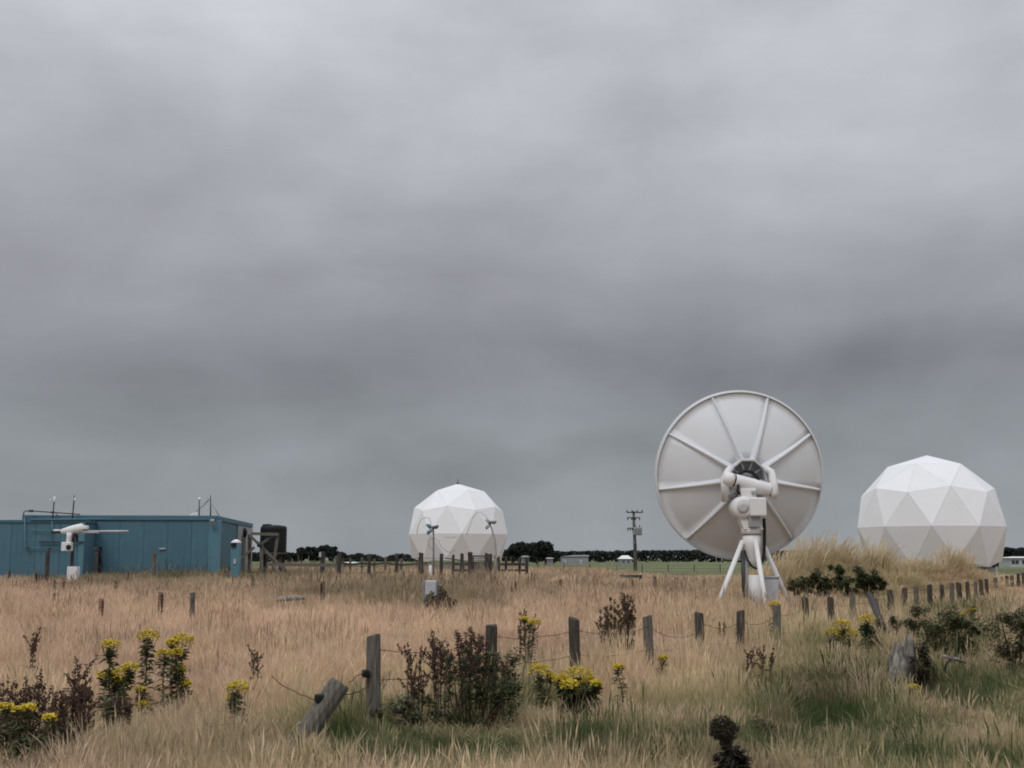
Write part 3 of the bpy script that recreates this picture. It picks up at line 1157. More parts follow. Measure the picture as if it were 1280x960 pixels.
# ------------------------------------------------------------------ instruments on the left
def white_instrument():
    Y = 57.0
    k = Y / FPX
    b = P(92, 712, Y)
    g = gz(b.x, Y)
    t = thing('sun_tracker', 'white instrument with long side arms on a dark mast in front of the teal wall', 'instrument', (b.x, Y, g))
    box = MB().box((b.x, Y, (g + P(92, 708, Y).z) / 2), (12.5 * k, .4, P(92, 708.5, Y).z - g), 0, .02)
    box.build('base_box', M['white'], t)
    MB().tube([Vector((P(90, 700, Y).x, Y, P(90, 709, Y).z)), P(92.3, 664, Y)], [.085, .06], 12).build('mast_pole', M['steel'], t)
    MB().box(P(92, 670, Y), (7 * k, .3, 8 * k), 0, .02).build('head', M['steel'], t)
    a, c = P(75, 665.5, Y - .1), P(111, 659, Y - .1)
    m = MB()
    prof = [(.05, 0), (.12, .12), (.18, .45), (.21, .8), (.21, 1.05), (.15, 1.12)]
    L_ = (c - a).length
    m.lathe(P(75, 664.8, Y - .1), [(r, h / 1.12 * L_ * .82) for r, h in prof], axis=(c - a).normalized(), n=20)
    m.build('sensor_body', M['white'], t)
    MB().box(P(103, 659.3, Y - .1), (14 * k, .3, 4.5 * k), Matrix.Rotation(.0, 3, 'Y'), .03).build('sensor_top', M['white'], t)
    MB().tube([P(64.5, 665, Y - .1), P(77, 664.5, Y - .1)], .08, 10).build('shade_tube', M['steel'], t)
    MB().tube([P(67, 663, Y - .15), P(76, 663, Y - .15)], .05, 10).build('arm', M['white'], t)
    MB().box(P(112, 664.7, Y - .1), (24 * k, .14, .13), 0, .02).build('arm', M['lightgrey'], t)
    MB().tube([P(124, 664.2, Y - .1), P(160.5, 664, Y - .1)], .05, 8).build('arm', M['lightgrey'], t)
    MB().lathe(P(85.3, 682, Y - .2), [(.11, 0), (.12, .1), (.12, .42), (.14, .6)], axis=(0.06, 0, 1), n=16).build('tube_housing', M['white'], t)
    cb = MB().box(P(84, 683.2, Y - .2), (12 * k, .34, 11 * k), 0, .03).build('camera_box', M['white'], t)
    MB().lathe(P(86, 684, Y - .37), [(.10, 0), (.12, -.02), (.12, -.05), (.08, -.06)], axis=(0, 1, 0), n=18).build('lens', M['black'], cb)
    MB().tube([P(97, 669, Y + .05), P(96, 677, Y + .05)], .05, 8).build('bracket', M['steel'], t)


white_instrument()


def teal_pedestal():
    Y = 56.5
    k = Y / FPX
    b = P(295, 700, Y)
    g = gz(b.x, Y)
    zt = P(295, 679, Y).z
    t = thing('instrument_pillar', 'slim teal pillar with a white domed cap near the building corner', 'pillar', (b.x, Y, g))
    MB().box((b.x, Y, (g + zt) / 2), (11 * k, .40, zt - g), 0, .02).build('pillar_body', M['teal_pale'], t)
    MB().lathe((b.x - .02, Y, zt), [(.24, 0), (.25, .04), (.16, .12), (.06, .17), (.02, .18)], n=20).build('cap', M['white'], t)
    MB().box(P(292, 681, Y - .22), (6 * k, .14, 5 * k), 0, .02).build('camera_eye', M['black'], t)
    MB().box(P(293.5, 702, Y - .22), (.1, .06, .22), 0, .01).build('plate', M['lightgrey'], t)


teal_pedestal()


def tank():
    Y = 72.0
    k = Y / FPX
    c = P(341.3, 690, Y)
    g = gz(c.x, Y)
    z0, z1 = P(341, 690, Y).z, P(341, 657.5, Y).z
    r = 16.3 * k
    t = thing('water_tank', 'black plastic water tank on a timber stand right of the teal building', 'tank', (c.x, Y, g))
    h = z1 - z0
    prof = [(r * .96, 0), (r, .06)]
    nrib = 5
    for i in range(nrib):
        a = .1 + (h - .25) * i / nrib
        s = (h - .25) / nrib
        prof += [(r * .994, a), (r * .994, a + s * .35), (r, a + s * .45), (r, a + s * .9)]
    prof += [(r * .985, h - .12), (r * .95, h - .03), (r * .84, h), (r * .4, h + .05)]
    MB().lathe((c.x, Y, z0), prof, n=36).build('tank_body', M['black'], t)
    lid = P(335, 656.6, Y)
    MB().lathe((lid.x, Y - .2, z1 - .03), [(.30, 0), (.30, .08), (.24, .13), (.05, .15)], n=20).build('lid', M['black'], t)
    for sx in (-.7, .7):
        for sy in (-.6, .6):
            MB().box((c.x + sx * r, Y + sy * r, (g + z0) / 2 - .05), (.16, .16, z0 - g)).build('stand_leg', M['wood_dark'], t)
    MB().box((c.x, Y, z0 - .07), (2 * r, 2 * r, .13)).build('stand_deck', M['wood_dark'], t)


tank()


def beam(m, a, b, w, d):
    """squared timber from a to b"""
    a, b = Vector(a), Vector(b)
    t = (b - a).normalized()
    s = t.cross(Vector((0, 1, 0))).normalized()
    n = t.cross(s)
    rot = Matrix((s, n, t)).transposed()
    m.box((a + b) / 2, (w, d, (b - a).length), rot)
    return m


def timber_frame():
    Y = 64.0
    g = gz(P(335, 700, Y).x, Y)
    t = thing('timber_frame', 'weathered timber trestle with crossed braces in front of the black tank', 'trestle', (P(330, 700, Y).x, Y, g))
    for nm, (x0, y0, x1, y1), w, dy, m in (
            ('beam', (314, 667, 348, 668), .15, 0, 'wood'), ('post', (347.5, 667, 340.5, 718), .14, .12, 'wood'),
            ('brace', (312, 669, 368, 724), .13, -.16, 'wood'), ('brace', (341, 669.5, 322, 683), .13, .14, 'wood'),
            ('brace', (318, 684, 276, 720), .13, -.02, 'wood'), ('post', (327, 681, 326.5, 730), .18, -.32, 'wood'),
            ('post', (312, 668, 311.5, 728), .16, .14, 'wood_dark'), ('beam', (300, 716, 328, 715.6), .10, .3, 'wood'),
            ('post', (334, 690, 331, 726), .12, .3, 'wood_dark'), ('brace', (352, 706, 357, 726), .16, .2, 'wood_dark')):
        mb = MB()
        beam(mb, P(x0, y0, Y + dy), P(x1, y1, Y + dy), w, .12)
        mb.build(nm, M[m], t)
    MB().lathe(P(324, 684, Y - .45), [(.05, 0), (.13, .1), (.12, .2), (.04, .3)], n=12).build('pulley', M['steel'], t)


timber_frame()

# ------------------------------------------------------------------ fences
def post_mesh(parent, x, y, ztop, r, lean=(0, 0), m='wood_dark', seed=0, square=False, name='post'):
    rr = random.Random(seed)
    g = gz(x, y)
    h = ztop - g
    mb = MB()
    n = 10
    rings = [(-.25, 1.0), (.0, 1.0), (h * .35, .98), (h * .7, .97), (h - .015, .95), (h, .88)]
    vs, fs = [], []
    ph = rr.uniform(0, 6)
    for (z, s) in rings:
        for k in range(n):
            a = 2 * math.pi * k / n + ph
            q = r * s * (1 + .06 * math.sin(3 * a + ph) + rr.uniform(-.02, .02))
            if square:
                q *= min(1 / max(abs(math.cos(a)), 1e-3), 1 / max(abs(math.sin(a)), 1e-3), 1.3)
            tz = z + (rr.uniform(-.012, .012) if z > h - .05 else 0)
            vs.append((x + lean[0] * z + q * math.cos(a), y + lean[1] * z + q * math.sin(a), g + tz))
    for i in range(len(rings) - 1):
        for k in range(n):
            fs.append((i * n + k, i * n + (k + 1) % n, (i + 1) * n + (k + 1) % n, (i + 1) * n + k))
    fs.append(tuple((len(rings) - 1) * n + k for k in range(n)))
    tx, ty = rr.uniform(-.35, .35), rr.uniform(-.35, .2)      # saw cut tops are seldom level
    for i in range(n):
        v = vs[-n + i]
        vs[-n + i] = (v[0], v[1], v[2] + (v[0] - x) * tx + (v[1] - y) * ty)
    mb.add(vs, fs, False)
    return mb.build(name, M[m], parent)


def wire(parent, a, b, sag, r=.006, m='rust', name='wire', seed=0):
    rr = random.Random(seed)
    a, b = Vector(a), Vector(b)
    pts = []
    for i in range(9):
        t = i / 8
        p = a.lerp(b, t)
        p.z -= sag * 4 * t * (1 - t)
        if 0 < i < 8:
            p += Vector((0, rr.uniform(-.03, .03), rr.uniform(-.012, .012)))
        pts.append(p)
    return MB().tube(pts, r, 5).build(name, M[m], parent)


FENCE_LINE = []


def near_fence():
    """the old post and wire fence from the lower middle away to the right edge"""
    # top of each post in the photograph, its distance and its width in pixels
    tops = [(469, 794, 14.6, 18), (613, 781, 16.8, 15), (720, 774, 18.8, 14), (811, 770, 20.0, 12.5), (875, 766, 21.3, 11.5), (924, 764, 22.2, 10.5),
            (969, 757, 24.0, 10), (1007, 748.5, 26.5, 9), (1039, 747, 29.0, 8.5), (1065, 746, 31.5, 8), (1112, 737, 35.5, 8), (1130, 735, 38, 7),
            (1145, 733.5, 40.5, 6), (1161, 731, 43, 6.5), (1176, 731, 46, 5), (1189, 729.5, 48.5, 6), (1199, 728.5, 51, 6.5), (1209, 727.5, 53.5, 5),
            (1219, 726.5, 56, 4.5), (1226, 724.5, 58.5, 5), (1233, 724, 61, 4.5), (1244, 722, 64, 5), (1251, 721, 67, 4.5), (1258, 720, 70, 4.5),
            (1265, 719, 73, 4.5), (1272, 717, 76, 4), (1279, 716, 79, 4), (1287, 715, 82, 4)]
    p0 = P(tops[0][0], tops[0][1], tops[0][2])
    t = thing('wire_fence', 'old post and sagging wire fence running from the lower middle to the right edge', 'fence', (p0.x, p0.y, gz(p0.x, p0.y)))
    last = None
    for i, (px, py, Y, w) in enumerate(tops):
        q = P(px, py, Y)
        r = w / FPX * Y / 2
        post_mesh(t, q.x, q.y, q.z, r, (random.uniform(-.03, .03), random.uniform(-.03, .03)), 'wood_dark' if i % 3 else 'wood', seed=i)
        cur = q
        if last is not None:
            for dz, sg in (((.16, .10), (.52, .05)) if i < 12 else ((.12, .03), )):
                s = sg * random.uniform(.5, 1.5) if not (dz < .3 and i in (4, 5)) else (.16 if i == 4 else .13)
                wire(t, last + Vector((0, -.09, -dz)), cur + Vector((0, -.09, -dz - (.12 if dz < .3 and i == 4 else 0))), s, .0045 if i < 12 else .007, seed=i)
        if i >= 12:
            AVOID.append((q.x, q.y - .4, 1.6, .85))
        FENCE_LINE.append((q.x, q.y))
        last = cur
    # the leaning post at the broken end and the loose wires hanging from it
    Yl = 13.6
    q = P(400, 900, Yl)
    AVOID.append((q.x, Yl - .1, .5, .3))
    AVOID.append((P(469, 900, 14.5).x, 14.5, .3, .4))
    a, b = P(384, 915, Yl - .1), P(426, 853, Yl)
    d = (b - a).normalized()
    r = 13.2 / FPX * Yl
    lp = MB()
    lp.lathe(a - d * .45, [(r, 0), (r * 1.0, .5), (r * 1.02, 1.0), (r, .45 + (b - a).length - .02), (r * .9, .45 + (b - a).length)], axis=d, n=11, smooth=False)
    lp.build('post', M['wood'], t, label='leaning grey fence post at the broken end')
    st = MB().box(P(399.5, 873, Yl - .1), (.10, .12, .09), .4, .02).build('insulator', M['black'], t)
    MB().box(P(457, 842, 14.5), (.08, .1, .09), .4, .02).build('insulator', M['black'], t)
    wire(t, P(398, 874, Yl - .1), P(340, 845, 14.6), .05, .006, seed=90)
    wire(t, P(437, 853, Yl), P(458, 840, 14.5), -.02, .006, seed=91)
    wire(t, P(430, 868, Yl), P(460, 858, 14.5), .03, .006, seed=92)
    wire(t, P(300, 905, 13.2), P(220, 918, 13.0), -.03, .006, seed=93)
    # slanting old strut by the shrubs
    m = MB()
    s0, s1 = P(1087, 744, 31.0), P(1113, 806, 27.5)
    m.tube([s0, s1 + (s1 - s0) * .15], [.085, .09], 8)
    m.build('strut', M['wood_dark'], t)
    m = MB()
    s0, s1 = P(1095, 750, 31.4), P(1104, 797, 29.0)
    m.tube([s0, s1 + (s1 - s0) * .15], [.05, .06], 8)
    m.build('strut', M['wood_dark'], t)


near_fence()


def mid_fence():
    """posts of the paddock fence in front of the left dome"""
    A = [(403, 689.5, 62, 6.5), (424, 692, 60, 5.5), (462, 692.5, 63, 4.5), (496, 692, 64, 4.5), (526.5, 691, 63, 6), (551.5, 692, 64, 4.5)]
    q = P(403, 690, 62)
    t = thing('post_fence', 'row of tall dark timber posts left of the small dome', 'fence', (q.x, q.y, gz(q.x, q.y)))
    prev = None
    for i, (px, py, Y, w) in enumerate(A):
        p = P(px, py, Y)
        post_mesh(t, p.x, p.y, p.z, w / FPX * Y / 2, (random.uniform(-.015, .015), 0), 'wood_dark', 200 + i)
        if prev is not None:
            for dz in (.25, .62, .95):
                wire(t, prev - Vector((0, .1, dz)), p - Vector((0, .1, dz)), .02, .010, 'steel', seed=i)
        prev = p
    MB().box(P(400.2, 693.5, 61.8), (.11, .1, .24), 0, .01).build('insulator', M['lightgrey'], t)
    m = MB()
    beam(m, P(334, 705.5, 62.1), P(424, 706.5, 60.1), .16, .10)
    m.build('rail', M['wood'], t)
    # farther rail fence behind
    B = [(421, 695, 72, 3.5), (438, 698, 74, 3), (452.5, 697, 75, 3), (468, 698, 76, 3), (482, 696.5, 74, 3.5), (501.5, 699, 76, 4), (524, 697, 76, 3)]
    q = P(438, 700, 74)
    t = thing('post_fence', 'farther low grey post and rail fence behind the tall dark posts', 'fence', (q.x, q.y, gz(q.x, q.y)))
    prev = None
    for i, (px, py, Y, w) in enumerate(B):
        p = P(px, py, Y)
        post_mesh(t, p.x, p.y, p.z, w / FPX * Y / 2, (0, 0), 'wood', 240 + i)
        if prev is not None:
            m = MB()
            beam(m, prev - Vector((0, .08, .36)), p - Vector((0, .08, .36)), .12, .05)
            m.build('rail', M['wood_dark'], t)
        prev = p
    # yard fence with the gate
    C = [(566.5, 694, 66, 3.5), (577.5, 692, 65, 4.5), (588, 690, 64, 6), (608.5, 692, 64, 5), (613, 692.5, 64.5, 4.5), (619.5, 694, 65, 3.5), (623.5, 696, 66, 3),
         (632.5, 696, 66, 3.5), (649.5, 697, 67, 3.5), (658.5, 697, 66.5, 4.5)]
    q = P(588, 700, 64)
    t = thing('rail_fence', 'dark post and rail yard fence in front of the right side of the small dome', 'fence', (q.x, q.y, gz(q.x, q.y)))
    prev = None
    for i, (px, py, Y, w) in enumerate(C):
        p = P(px, py, Y)
        post_mesh(t, p.x, p.y, p.z, w / FPX * Y / 2, (0, 0), 'wood_dark', 280 + i)
        if prev is not None and i not in (3, 4, 5, 6):
            for pyr in (705.3, 713):
                m = MB()
                beam(m, P(C[i - 1][0], pyr, C[i - 1][2] - .12), P(px, pyr, Y - .12), .13, .05)
                m.build('rail', M['wood_dark'], t)
        prev = p
    MB().box(P(586, 693, 63.8), (.12, .1, .16), 0, .01).build('latch', M['steel'], t)
    g0 = thing('yard_gate', 'dark wire mesh gate between two thick posts before the small dome', 'gate', (P(598, 700, 64).x, 64, gz(P(598, 700, 64).x, 64)))
    Y = 64.1
    fr = MB()
    for (a, b) in (((591, 695), (607, 695)), ((591, 716), (607, 716)), ((591.6, 695), (591.6, 716)), ((606.5, 695), (606.5, 716))):
        fr.tube([P(*a, Y), P(*b, Y)], .035, 8)
    fr.build('gate_frame', M['steel'], g0)
    for i in range(6):
        x = 593.7 + 2.2 * i
        MB().tube([P(x, 695, Y), P(x, 716, Y)], .012, 5).build('gate_bar', M['steel'], g0)
    for i in range(6):
        yy = 698 + 3 * i
        MB().tube([P(591.6, yy, Y + .03), P(606.5, yy, Y + .03)], .014, 5).build('gate_bar', M['steel'], g0)


mid_fence()

# posts standing alone in the grass before the building
for i, (px, py, Y, w, lab) in enumerate(((60, 689, 52, 5.5, 'dark fence post in the grass left of the white instrument'),
                                         (193.5, 688.5, 54, 5, 'grey fence post standing before the middle of the teal wall'),
                                         (241, 741, 33, 6.5, 'short brown post in the tan grass below the teal building'))):
    q = P(px, py, Y)
    t = thing('fence_post', lab, 'post', (q.x, q.y, gz(q.x, q.y)))
    post_mesh(t, q.x, q.y, q.z, w / FPX * Y / 2, (0, 0), 'wood' if i != 0 else 'wood_dark', 320 + i, name='post')
    MB().box((q.x + .02, q.y - w / FPX * Y / 2, q.z - .2), (.05, .05, .1)).build('staple', M['steel'], t)
    if i == 0:
        MB().box(P(62, 686, Y), (.08, .08, .10), 0, .01).build('insulator', M['black'], t)


# ------------------------------------------------------------------ cup masts before the left dome
def cup_mast(px, ptop, pyb, Y, label, cups, cables, mcol, extra):
    q = P(px, 700, Y)
    g = gz(q.x, Y)
    t = thing('anemometer_mast', label, 'mast', (q.x, Y, g), 'slim sensor masts before the small dome')
    MB().tube([Vector((q.x, Y, g - .1))] + [P(*e, Y) for e in extra], [.06] + [.045] * (len(extra) - 1) + [.03], 10).build('mast_pole', M['galv' if mcol == 'teal' else 'grey'], t)
    hub = P(cups[0][0], cups[0][1], Y)
    for (cx, cy) in cups[1:]:
        c = P(cx, cy, Y - .05)
        a = MB().tube([hub, c], .03, 6).build('cup_arm', M['steel'], t)
        d = (c - hub).normalized()
        MB().lathe(c, [(.04, -.05), (.13, .0), (.16, .10), (.15, .12), (.11, .02), (.01, -.02)], axis=d.cross(Vector((0, 1, 0))), n=14).build('cup', M[mcol], a)
    for c in cables:
        MB().tube([P(*e, Y - .06) for e in c], .015, 6).build('cable', M['grey'], t)


cup_mast(542, 655, 715, 60, 'slim mast with teal cups and looped cables before the left half of the small dome',
         [(541, 661), (537, 657), (545, 660), (536, 664)],
         [[(541, 664), (538.5, 655), (537, 648), (534, 647), (527, 648.5), (523, 656), (521, 668)],
          [(541.5, 672), (536.5, 674), (535.5, 682), (538, 686), (541, 686)],
          [(542, 672), (548, 676), (552, 684), (558, 689), (564, 690.5), (569, 687)],
          [(556, 671), (562, 672.5), (571, 671)]], 'teal', [(542, 690), (542, 671), (541.5, 660), (541, 657)])
cup_mast(620, 652, 715, 61, 'bent dark mast with three grey cups before the right half of the small dome',
         [(613.5, 654), (609, 657.5), (617, 654), (611, 651)],
         [[(613, 655), (607, 645), (601, 640), (596, 641), (591, 647), (587, 658), (583, 668)]], 'grey',
         [(620, 700), (620, 688), (619, 676), (615.5, 664), (613, 655)])
MB_ = None

# ------------------------------------------------------------------ small things in the grass
def white_cabinet():
    Y = 36.0
    q = P(539, 735, Y)
    AVOID.append((q.x, Y, 1.0, .35))
    g = gz(q.x, Y)
    zt = P(539, 725.5, Y).z
    k = Y / FPX
    t = thing('meter_cabinet', 'small white cabinet held between two posts in the middle of the tan grass', 'cabinet', (q.x, Y, g))
    MB().box((q.x, Y, zt - 10 * k), (14 * k, .30, 20 * k), 0, .02).build('cabinet_body', M['lightgrey'], t)
    MB().box((q.x, Y - .165, zt - 10 * k), (11.5 * k, .03, 17 * k), 0, .008).build('cabinet_door', M['lightgrey'], t)
    for s in (-1, 1):
        p = P(539 + s * 9.0, 735, Y)
        MB().box((p.x, Y, (g + zt) / 2 - .03), (3.4 * k, .12, zt - g + .1), 0, .01).build('post', M['galv'], t)


white_cabinet()
Y = 58
q = P(538, 712, Y)
MB().box((q.x, Y, (gz(q.x, Y) + P(538, 707, Y).z) / 2), (.16, .1, P(538, 707, Y).z - gz(q.x, Y)), 0, .015)
t = MB().lathe((q.x, Y, gz(q.x, Y) - .1), [(.075, 0), (.075, P(538, 707.5, Y).z - gz(q.x, Y) + .1), (.05, P(538, 706.5, Y).z - gz(q.x, Y) + .1)], n=12)
tag(t.build('marker_post', M['white'], origin=(q.x, Y, gz(q.x, Y))), 'short white marker post at the foot of the teal cup mast', 'post')
# bleached log lying in the grass, low plank
a, b = P(346, 750, 37), P(381, 747.5, 37)
AVOID.append(((a.x + b.x) / 2, 37, 1.0, .5))
t = MB().tube([a, a.lerp(b, .3) + Vector((0, 0, .03)), a.lerp(b, .7) + Vector((0, 0, .02)), b], [.06, .09, .08, .05], 9)
tag(t.build('log', M['wood_pale'], origin=a), 'bleached pale log lying in the grass right of the brown post', 'log')
a, b = P(776, 721, 58), P(802, 720.3, 58)
root = thing('low_rail', 'low dark rail on short posts left of the power pole foot', 'rail', (a.x, 58, gz(a.x, 58)))
m = MB(); beam(m, a, b, .13, .1); m.build('rail', M['wood_dark'], root)
for x in (776.5, 789, 801):
    c = P(x, 720, 58)
    MB().box((c.x, 58.1, (gz(c.x, 58) + c.z) / 2), (.16, .16, c.z - gz(c.x, 58) + .1)).build('post', M['wood_dark'], root)


def power_pole():
    Y = 150.0
    k = Y / FPX
    q = P(793, 700, Y)
    g = gz(q.x, Y)
    t = thing('power_pole', 'wooden power pole with crossarms and a grey transformer out in the pasture', 'power pole', (q.x, Y, g))
    zt = P(792, 639, Y).z
    MB().tube([Vector((P(794, 700, Y).x, Y, g - .2)), Vector((P(793.8, 690, Y).x, Y, P(0, 680, Y).z)), Vector((P(792.3, 650, Y).x, Y, P(0, 655, Y).z)), Vector((P(792, 639, Y).x, Y, zt))],
              [.24, .21, .17, .15], 12).build('pole', M['wood'], t)
    for (x0, x1, yy, h) in ((783, 803.5, 640.5, .14), (784, 800, 647, .12), (784.5, 794, 660.3, .12)):
        c0, c1 = P(x0, yy, Y - .2), P(x1, yy, Y - .2)
        arm = MB().box((c0 + c1) / 2, ((c1 - c0).length, .12, h)).build('crossarm', M['wood_dark'], t)
        for f in (.04, .35, .65, .96):
            p = c0.lerp(c1, f)
            s = 1 if yy < 645 else -1
            MB().lathe(p + Vector((0, 0, .04 * s)), [(.05, 0), (.09, .08), (.06, .16), (.08, .22), (.02, .28)], axis=(0, 0, s), n=8).build('insulator', M['steel'], arm)
    c = P(797, 664, Y - .35)
    tr = MB().box(c, (10.5 * k, .8, 10 * k), 0, .08).build('transformer', M['grey'], t)
    for i in range(5):
        MB().box(c + Vector((-.42 + .2 * i, -.46, 0)), (.06, .14, .75)).build('fin', M['grey'], tr)
    for sx in (-.25, .25):
        MB().lathe(c + Vector((sx, 0, .5)), [(.05, 0), (.08, .1), (.05, .2), (.02, .28)], n=8).build('bushing', M['steel'], tr)
    MB().box(Vector((P(794, 682, Y).x, Y - .24, P(794, 684, Y).z)), (.34, .08, .9), 0, .02).build('plate', M['steel'], t)


power_pole()


# ------------------------------------------------------------------ far shed, houses, fences, trees
def shed():
    Y = 520.0
    k = Y / FPX
    a, b = P(702, 699.5, Y), P(735.5, 699.5, Y)
    g = gz(a.x, Y)
    zt, zr = P(0, 695.5, Y).z, P(0, 693.8, Y).z
    t = thing('farm_shed', 'long low grey farm shed before the far shelterbelt', 'shed', ((a.x + b.x) / 2, Y, g))
    MB().box(((a.x + b.x) / 2, Y + 5, (g + zt) / 2), (b.x - a.x, 10, zt - g)).build('wall', M['grey'], t)
    m = MB()
    x0, x1 = a.x - .4, b.x + .4
    xm0 = P(713, 0, Y).x
    m.add([(x0, Y - .5, zt), (x1, Y - .5, zt), (x1, Y + 10.5, zt), (x0, Y + 10.5, zt), (xm0, Y + 5, zr), (x1, Y + 5, zr)],
          [(0, 1, 5, 4), (3, 4, 5, 2), (0, 4, 3), (1, 2, 5), (0, 3, 2, 1)])
    m.build('roof', M['roof_grey'], t)
    for px, w in ((706, 3), (726, 3.4)):
        c = P(px, 698.5, Y)
        MB().box((c.x, Y - .06, g + 1.1), (w * k, .1, 2.0)).build('door', M['lightgrey'], t)
    return t


shed()


def house(px0, px1, ptop, pridge, Y, label, wallm, roofm, wins):
    a, b = P(px0, 700, Y), P(px1, 700, Y)
    g = gz((a.x + b.x) / 2, Y)
    zt, zr = P(0, ptop, Y).z, P(0, pridge, Y).z
    t = thing('farm_house', label, 'house', ((a.x + b.x) / 2, Y, g))
    w = b.x - a.x
    cx = (a.x + b.x) / 2
    MB().box((cx, Y + 4, (g + zt) / 2), (w, 8, zt - g)).build('wall', M[wallm], t)
    m = MB()
    x0, x1 = a.x - .5, b.x + .5
    ins = min(w * .35, 3)
    m.add([(x0, Y - .5, zt), (x1, Y - .5, zt), (x1, Y + 8.5, zt), (x0, Y + 8.5, zt), (x0 + ins, Y + 4, zr), (x1 - ins, Y + 4, zr)],
          [(0, 1, 5, 4), (2, 3, 4, 5), (3, 0, 4), (1, 2, 5), (0, 3, 2, 1)])
    m.build('roof', M[roofm], t)
    for f in wins:
        MB().box((a.x + w * f, Y - .04, g + (zt - g) * .55), (min(1.6, w * .12), .08, (zt - g) * .4)).build('window', M['steel'], t)


house(775, 790, 698.6, 694.2, 480, 'small hut with a bright white pitched roof in front of the shelterbelt', 'grey', 'white', (.3, .7))
house(652, 661, 696.5, 694.5, 430, 'pale cottage half hidden at the foot of the dark trees, the left one', 'grey', 'roof_grey', (.3, .7))
house(684, 691, 698.2, 697.0, 430, 'pale cottage at the right end of the dark tree clump', 'grey', 'lightgrey', (.3, .7))
house(1263, 1296, 697.4, 695.6, 330, 'long white house under dark trees at the far right edge', 'lightgrey', 'white', (.1, .25, .5, .7))
house(428, 438, 704.5, 702.5, 150, 'low white trough shed behind the two dark posts', 'lightgrey', 'white', (.4,))


def far_fence(Y, px0, px1, step, h, label):
    a, b = P(px0, 700, Y), P(px1, 700, Y)
    t = thing('farm_fence', label, 'fence', (a.x, Y, gz(a.x, Y)))
    n = max(2, int((b.x - a.x) / step))
    for i in range(n + 1):
        x = a.x + (b.x - a.x) * i / n
        g = gz(x, Y)
        MB().box((x, Y, g + h / 2 - .1), (.14, .14, h + .2)).build('post', M['wood_dark'], t)
    for z in (.45, .8, 1.1):
        MB().tube([(a.x, Y, gz(a.x, Y) + z), (b.x, Y, gz(b.x, Y) + z)], .012, 4).build('wire', M['steel'], t)


far_fence(200, 640, 900, 4.0, 1.2, 'low farm fence line crossing the pasture behind the dish')
far_fence(260, 330, 520, 5.0, 1.2, 'low farm fence line crossing the pasture left of the small dome')


def leaf_cloud(n, shape, size, rng):
    """n leaf clump faces inside a crown; shape(u) gives a place"""
    m = MB()
    for i in range(n):
        p = Vector(shape())
        nrm = Vector((rng.gauss(0, 1), rng.gauss(0, 1), rng.gauss(0, 1))).normalized()
        u = nrm.orthogonal().normalized()
        w = nrm.cross(u)
        s = size * rng.uniform(.5, 1.3)
        vs = [p + u * s * rng.uniform(.6, 1), p + w * s * rng.uniform(.4, .9), p - u * s * rng.uniform(.6, 1), p - w * s * rng.uniform(.4, .9)]
        m.add(vs, [(0, 1, 2, 3)])
    return m


def make_tree(kind, seed):
    rng = random.Random(seed)
    t = thing('conifer_tree' if kind else 'broad_tree', '', 'tree')
    MB().tube([(0, 0, -.3), (0.1, 0, 4), (.2, .1, 8)], [.45, .3, .12], 7).build('trunk', M['bark'], t)
    lim = MB()
    lobes = []
    for i in range(16 if kind == 0 else 20):
        a = rng.uniform(0, 6.28)
        z = rng.uniform(2.6, 9.2)
        q = (3.3 if kind == 0 else 2.4) * math.sqrt(max(.1, 1 - ((z - 5.2) / 5.2) ** 2)) * rng.uniform(.35, 1)
        c = Vector((q * math.cos(a), q * math.sin(a), z))
        lobes.append((c, rng.uniform(1.4, 2.2)))
        lim.tube([(.1, 0, z * .55), c], [.14, .04], 5, cap=False)
    lim.build('limbs', M['bark'], t)

    def shp():
        c, r = rng.choice(lobes)
        v = Vector((rng.gauss(0, 1), rng.gauss(0, 1), rng.gauss(0, .8))).normalized() * r * rng.uniform(.1, 1.1) ** .5
        return c + v
    leaf_cloud(4200, shp, .5, rng).build('crown', M['pine'], t)
    return t


protos = [make_tree(0, 1), make_tree(0, 2), make_tree(1, 3)]
used = set()


def tree_at(px, ptop, Y, label, group, k, wide=1.0):
    q = P(px, 700, Y)
    g = gz(q.x, Y)
    h = P(px, ptop, Y).z - g
    o = protos[k] if k not in used else copy_tree(protos[k])
    used.add(k)
    o.location = (q.x, Y, g)
    s = h / 10.4
    o.scale = (s * wide, s * wide, s)
    o.rotation_euler = (0, 0, random.uniform(0, 6.28))
    o['label'] = label
    o['category'] = 'tree'
    o['group'] = group


G1 = 'trees of the dark clump right of the water tank'
for px, pt, k, w, lab in ((344, 692, 0, 1.2, 'low dark tree behind the timber trestle'), (352, 688, 1, 1.1, 'dark tree just right of the water tank foot'),
                          (364, 690, 0, 1.3, 'small tree at the left end of the dark clump'), (377, 684.5, 1, 1.2, 'rounded dark tree, left shoulder of the clump left of the tall posts'),
                          (390, 682.5, 0, 1.2, 'tallest dark tree behind the tall posts, left of its twin'), (404, 681.5, 1, 1.2, 'tallest dark tree directly behind the thick left post'),
                          (417, 682.5, 0, 1.1, 'dark tree between the two thick posts'), (427, 690, 1, 1.2, 'low tree at the right end of the clump behind the second post')):
    tree_at(px, pt, 520, lab, G1, k, w)
G2 = 'trees of the dark clump right of the small dome'
for px, pt, k, w, lab in ((641, 679, 0, 1.15, 'dark tree touching the right side of the small dome'), (649, 677.5, 1, 1.0, 'tall dark tree second from the small dome'),
                          (660, 679.5, 2, 1.2, 'dark tree in the middle of the clump right of the small dome'), (671, 677, 0, 1.1, 'tall rounded tree of the right clump, left of the end tree'),
                          (682, 676.5, 1, 1.1, 'tallest dark tree at the right end of the clump by the dome'), (690, 690, 0, 1.3, 'low tree where the clump meets the shelterbelt')):
    tree_at(px, pt, 450, lab, G2, k, w)
G3 = 'trees at the far right edge'
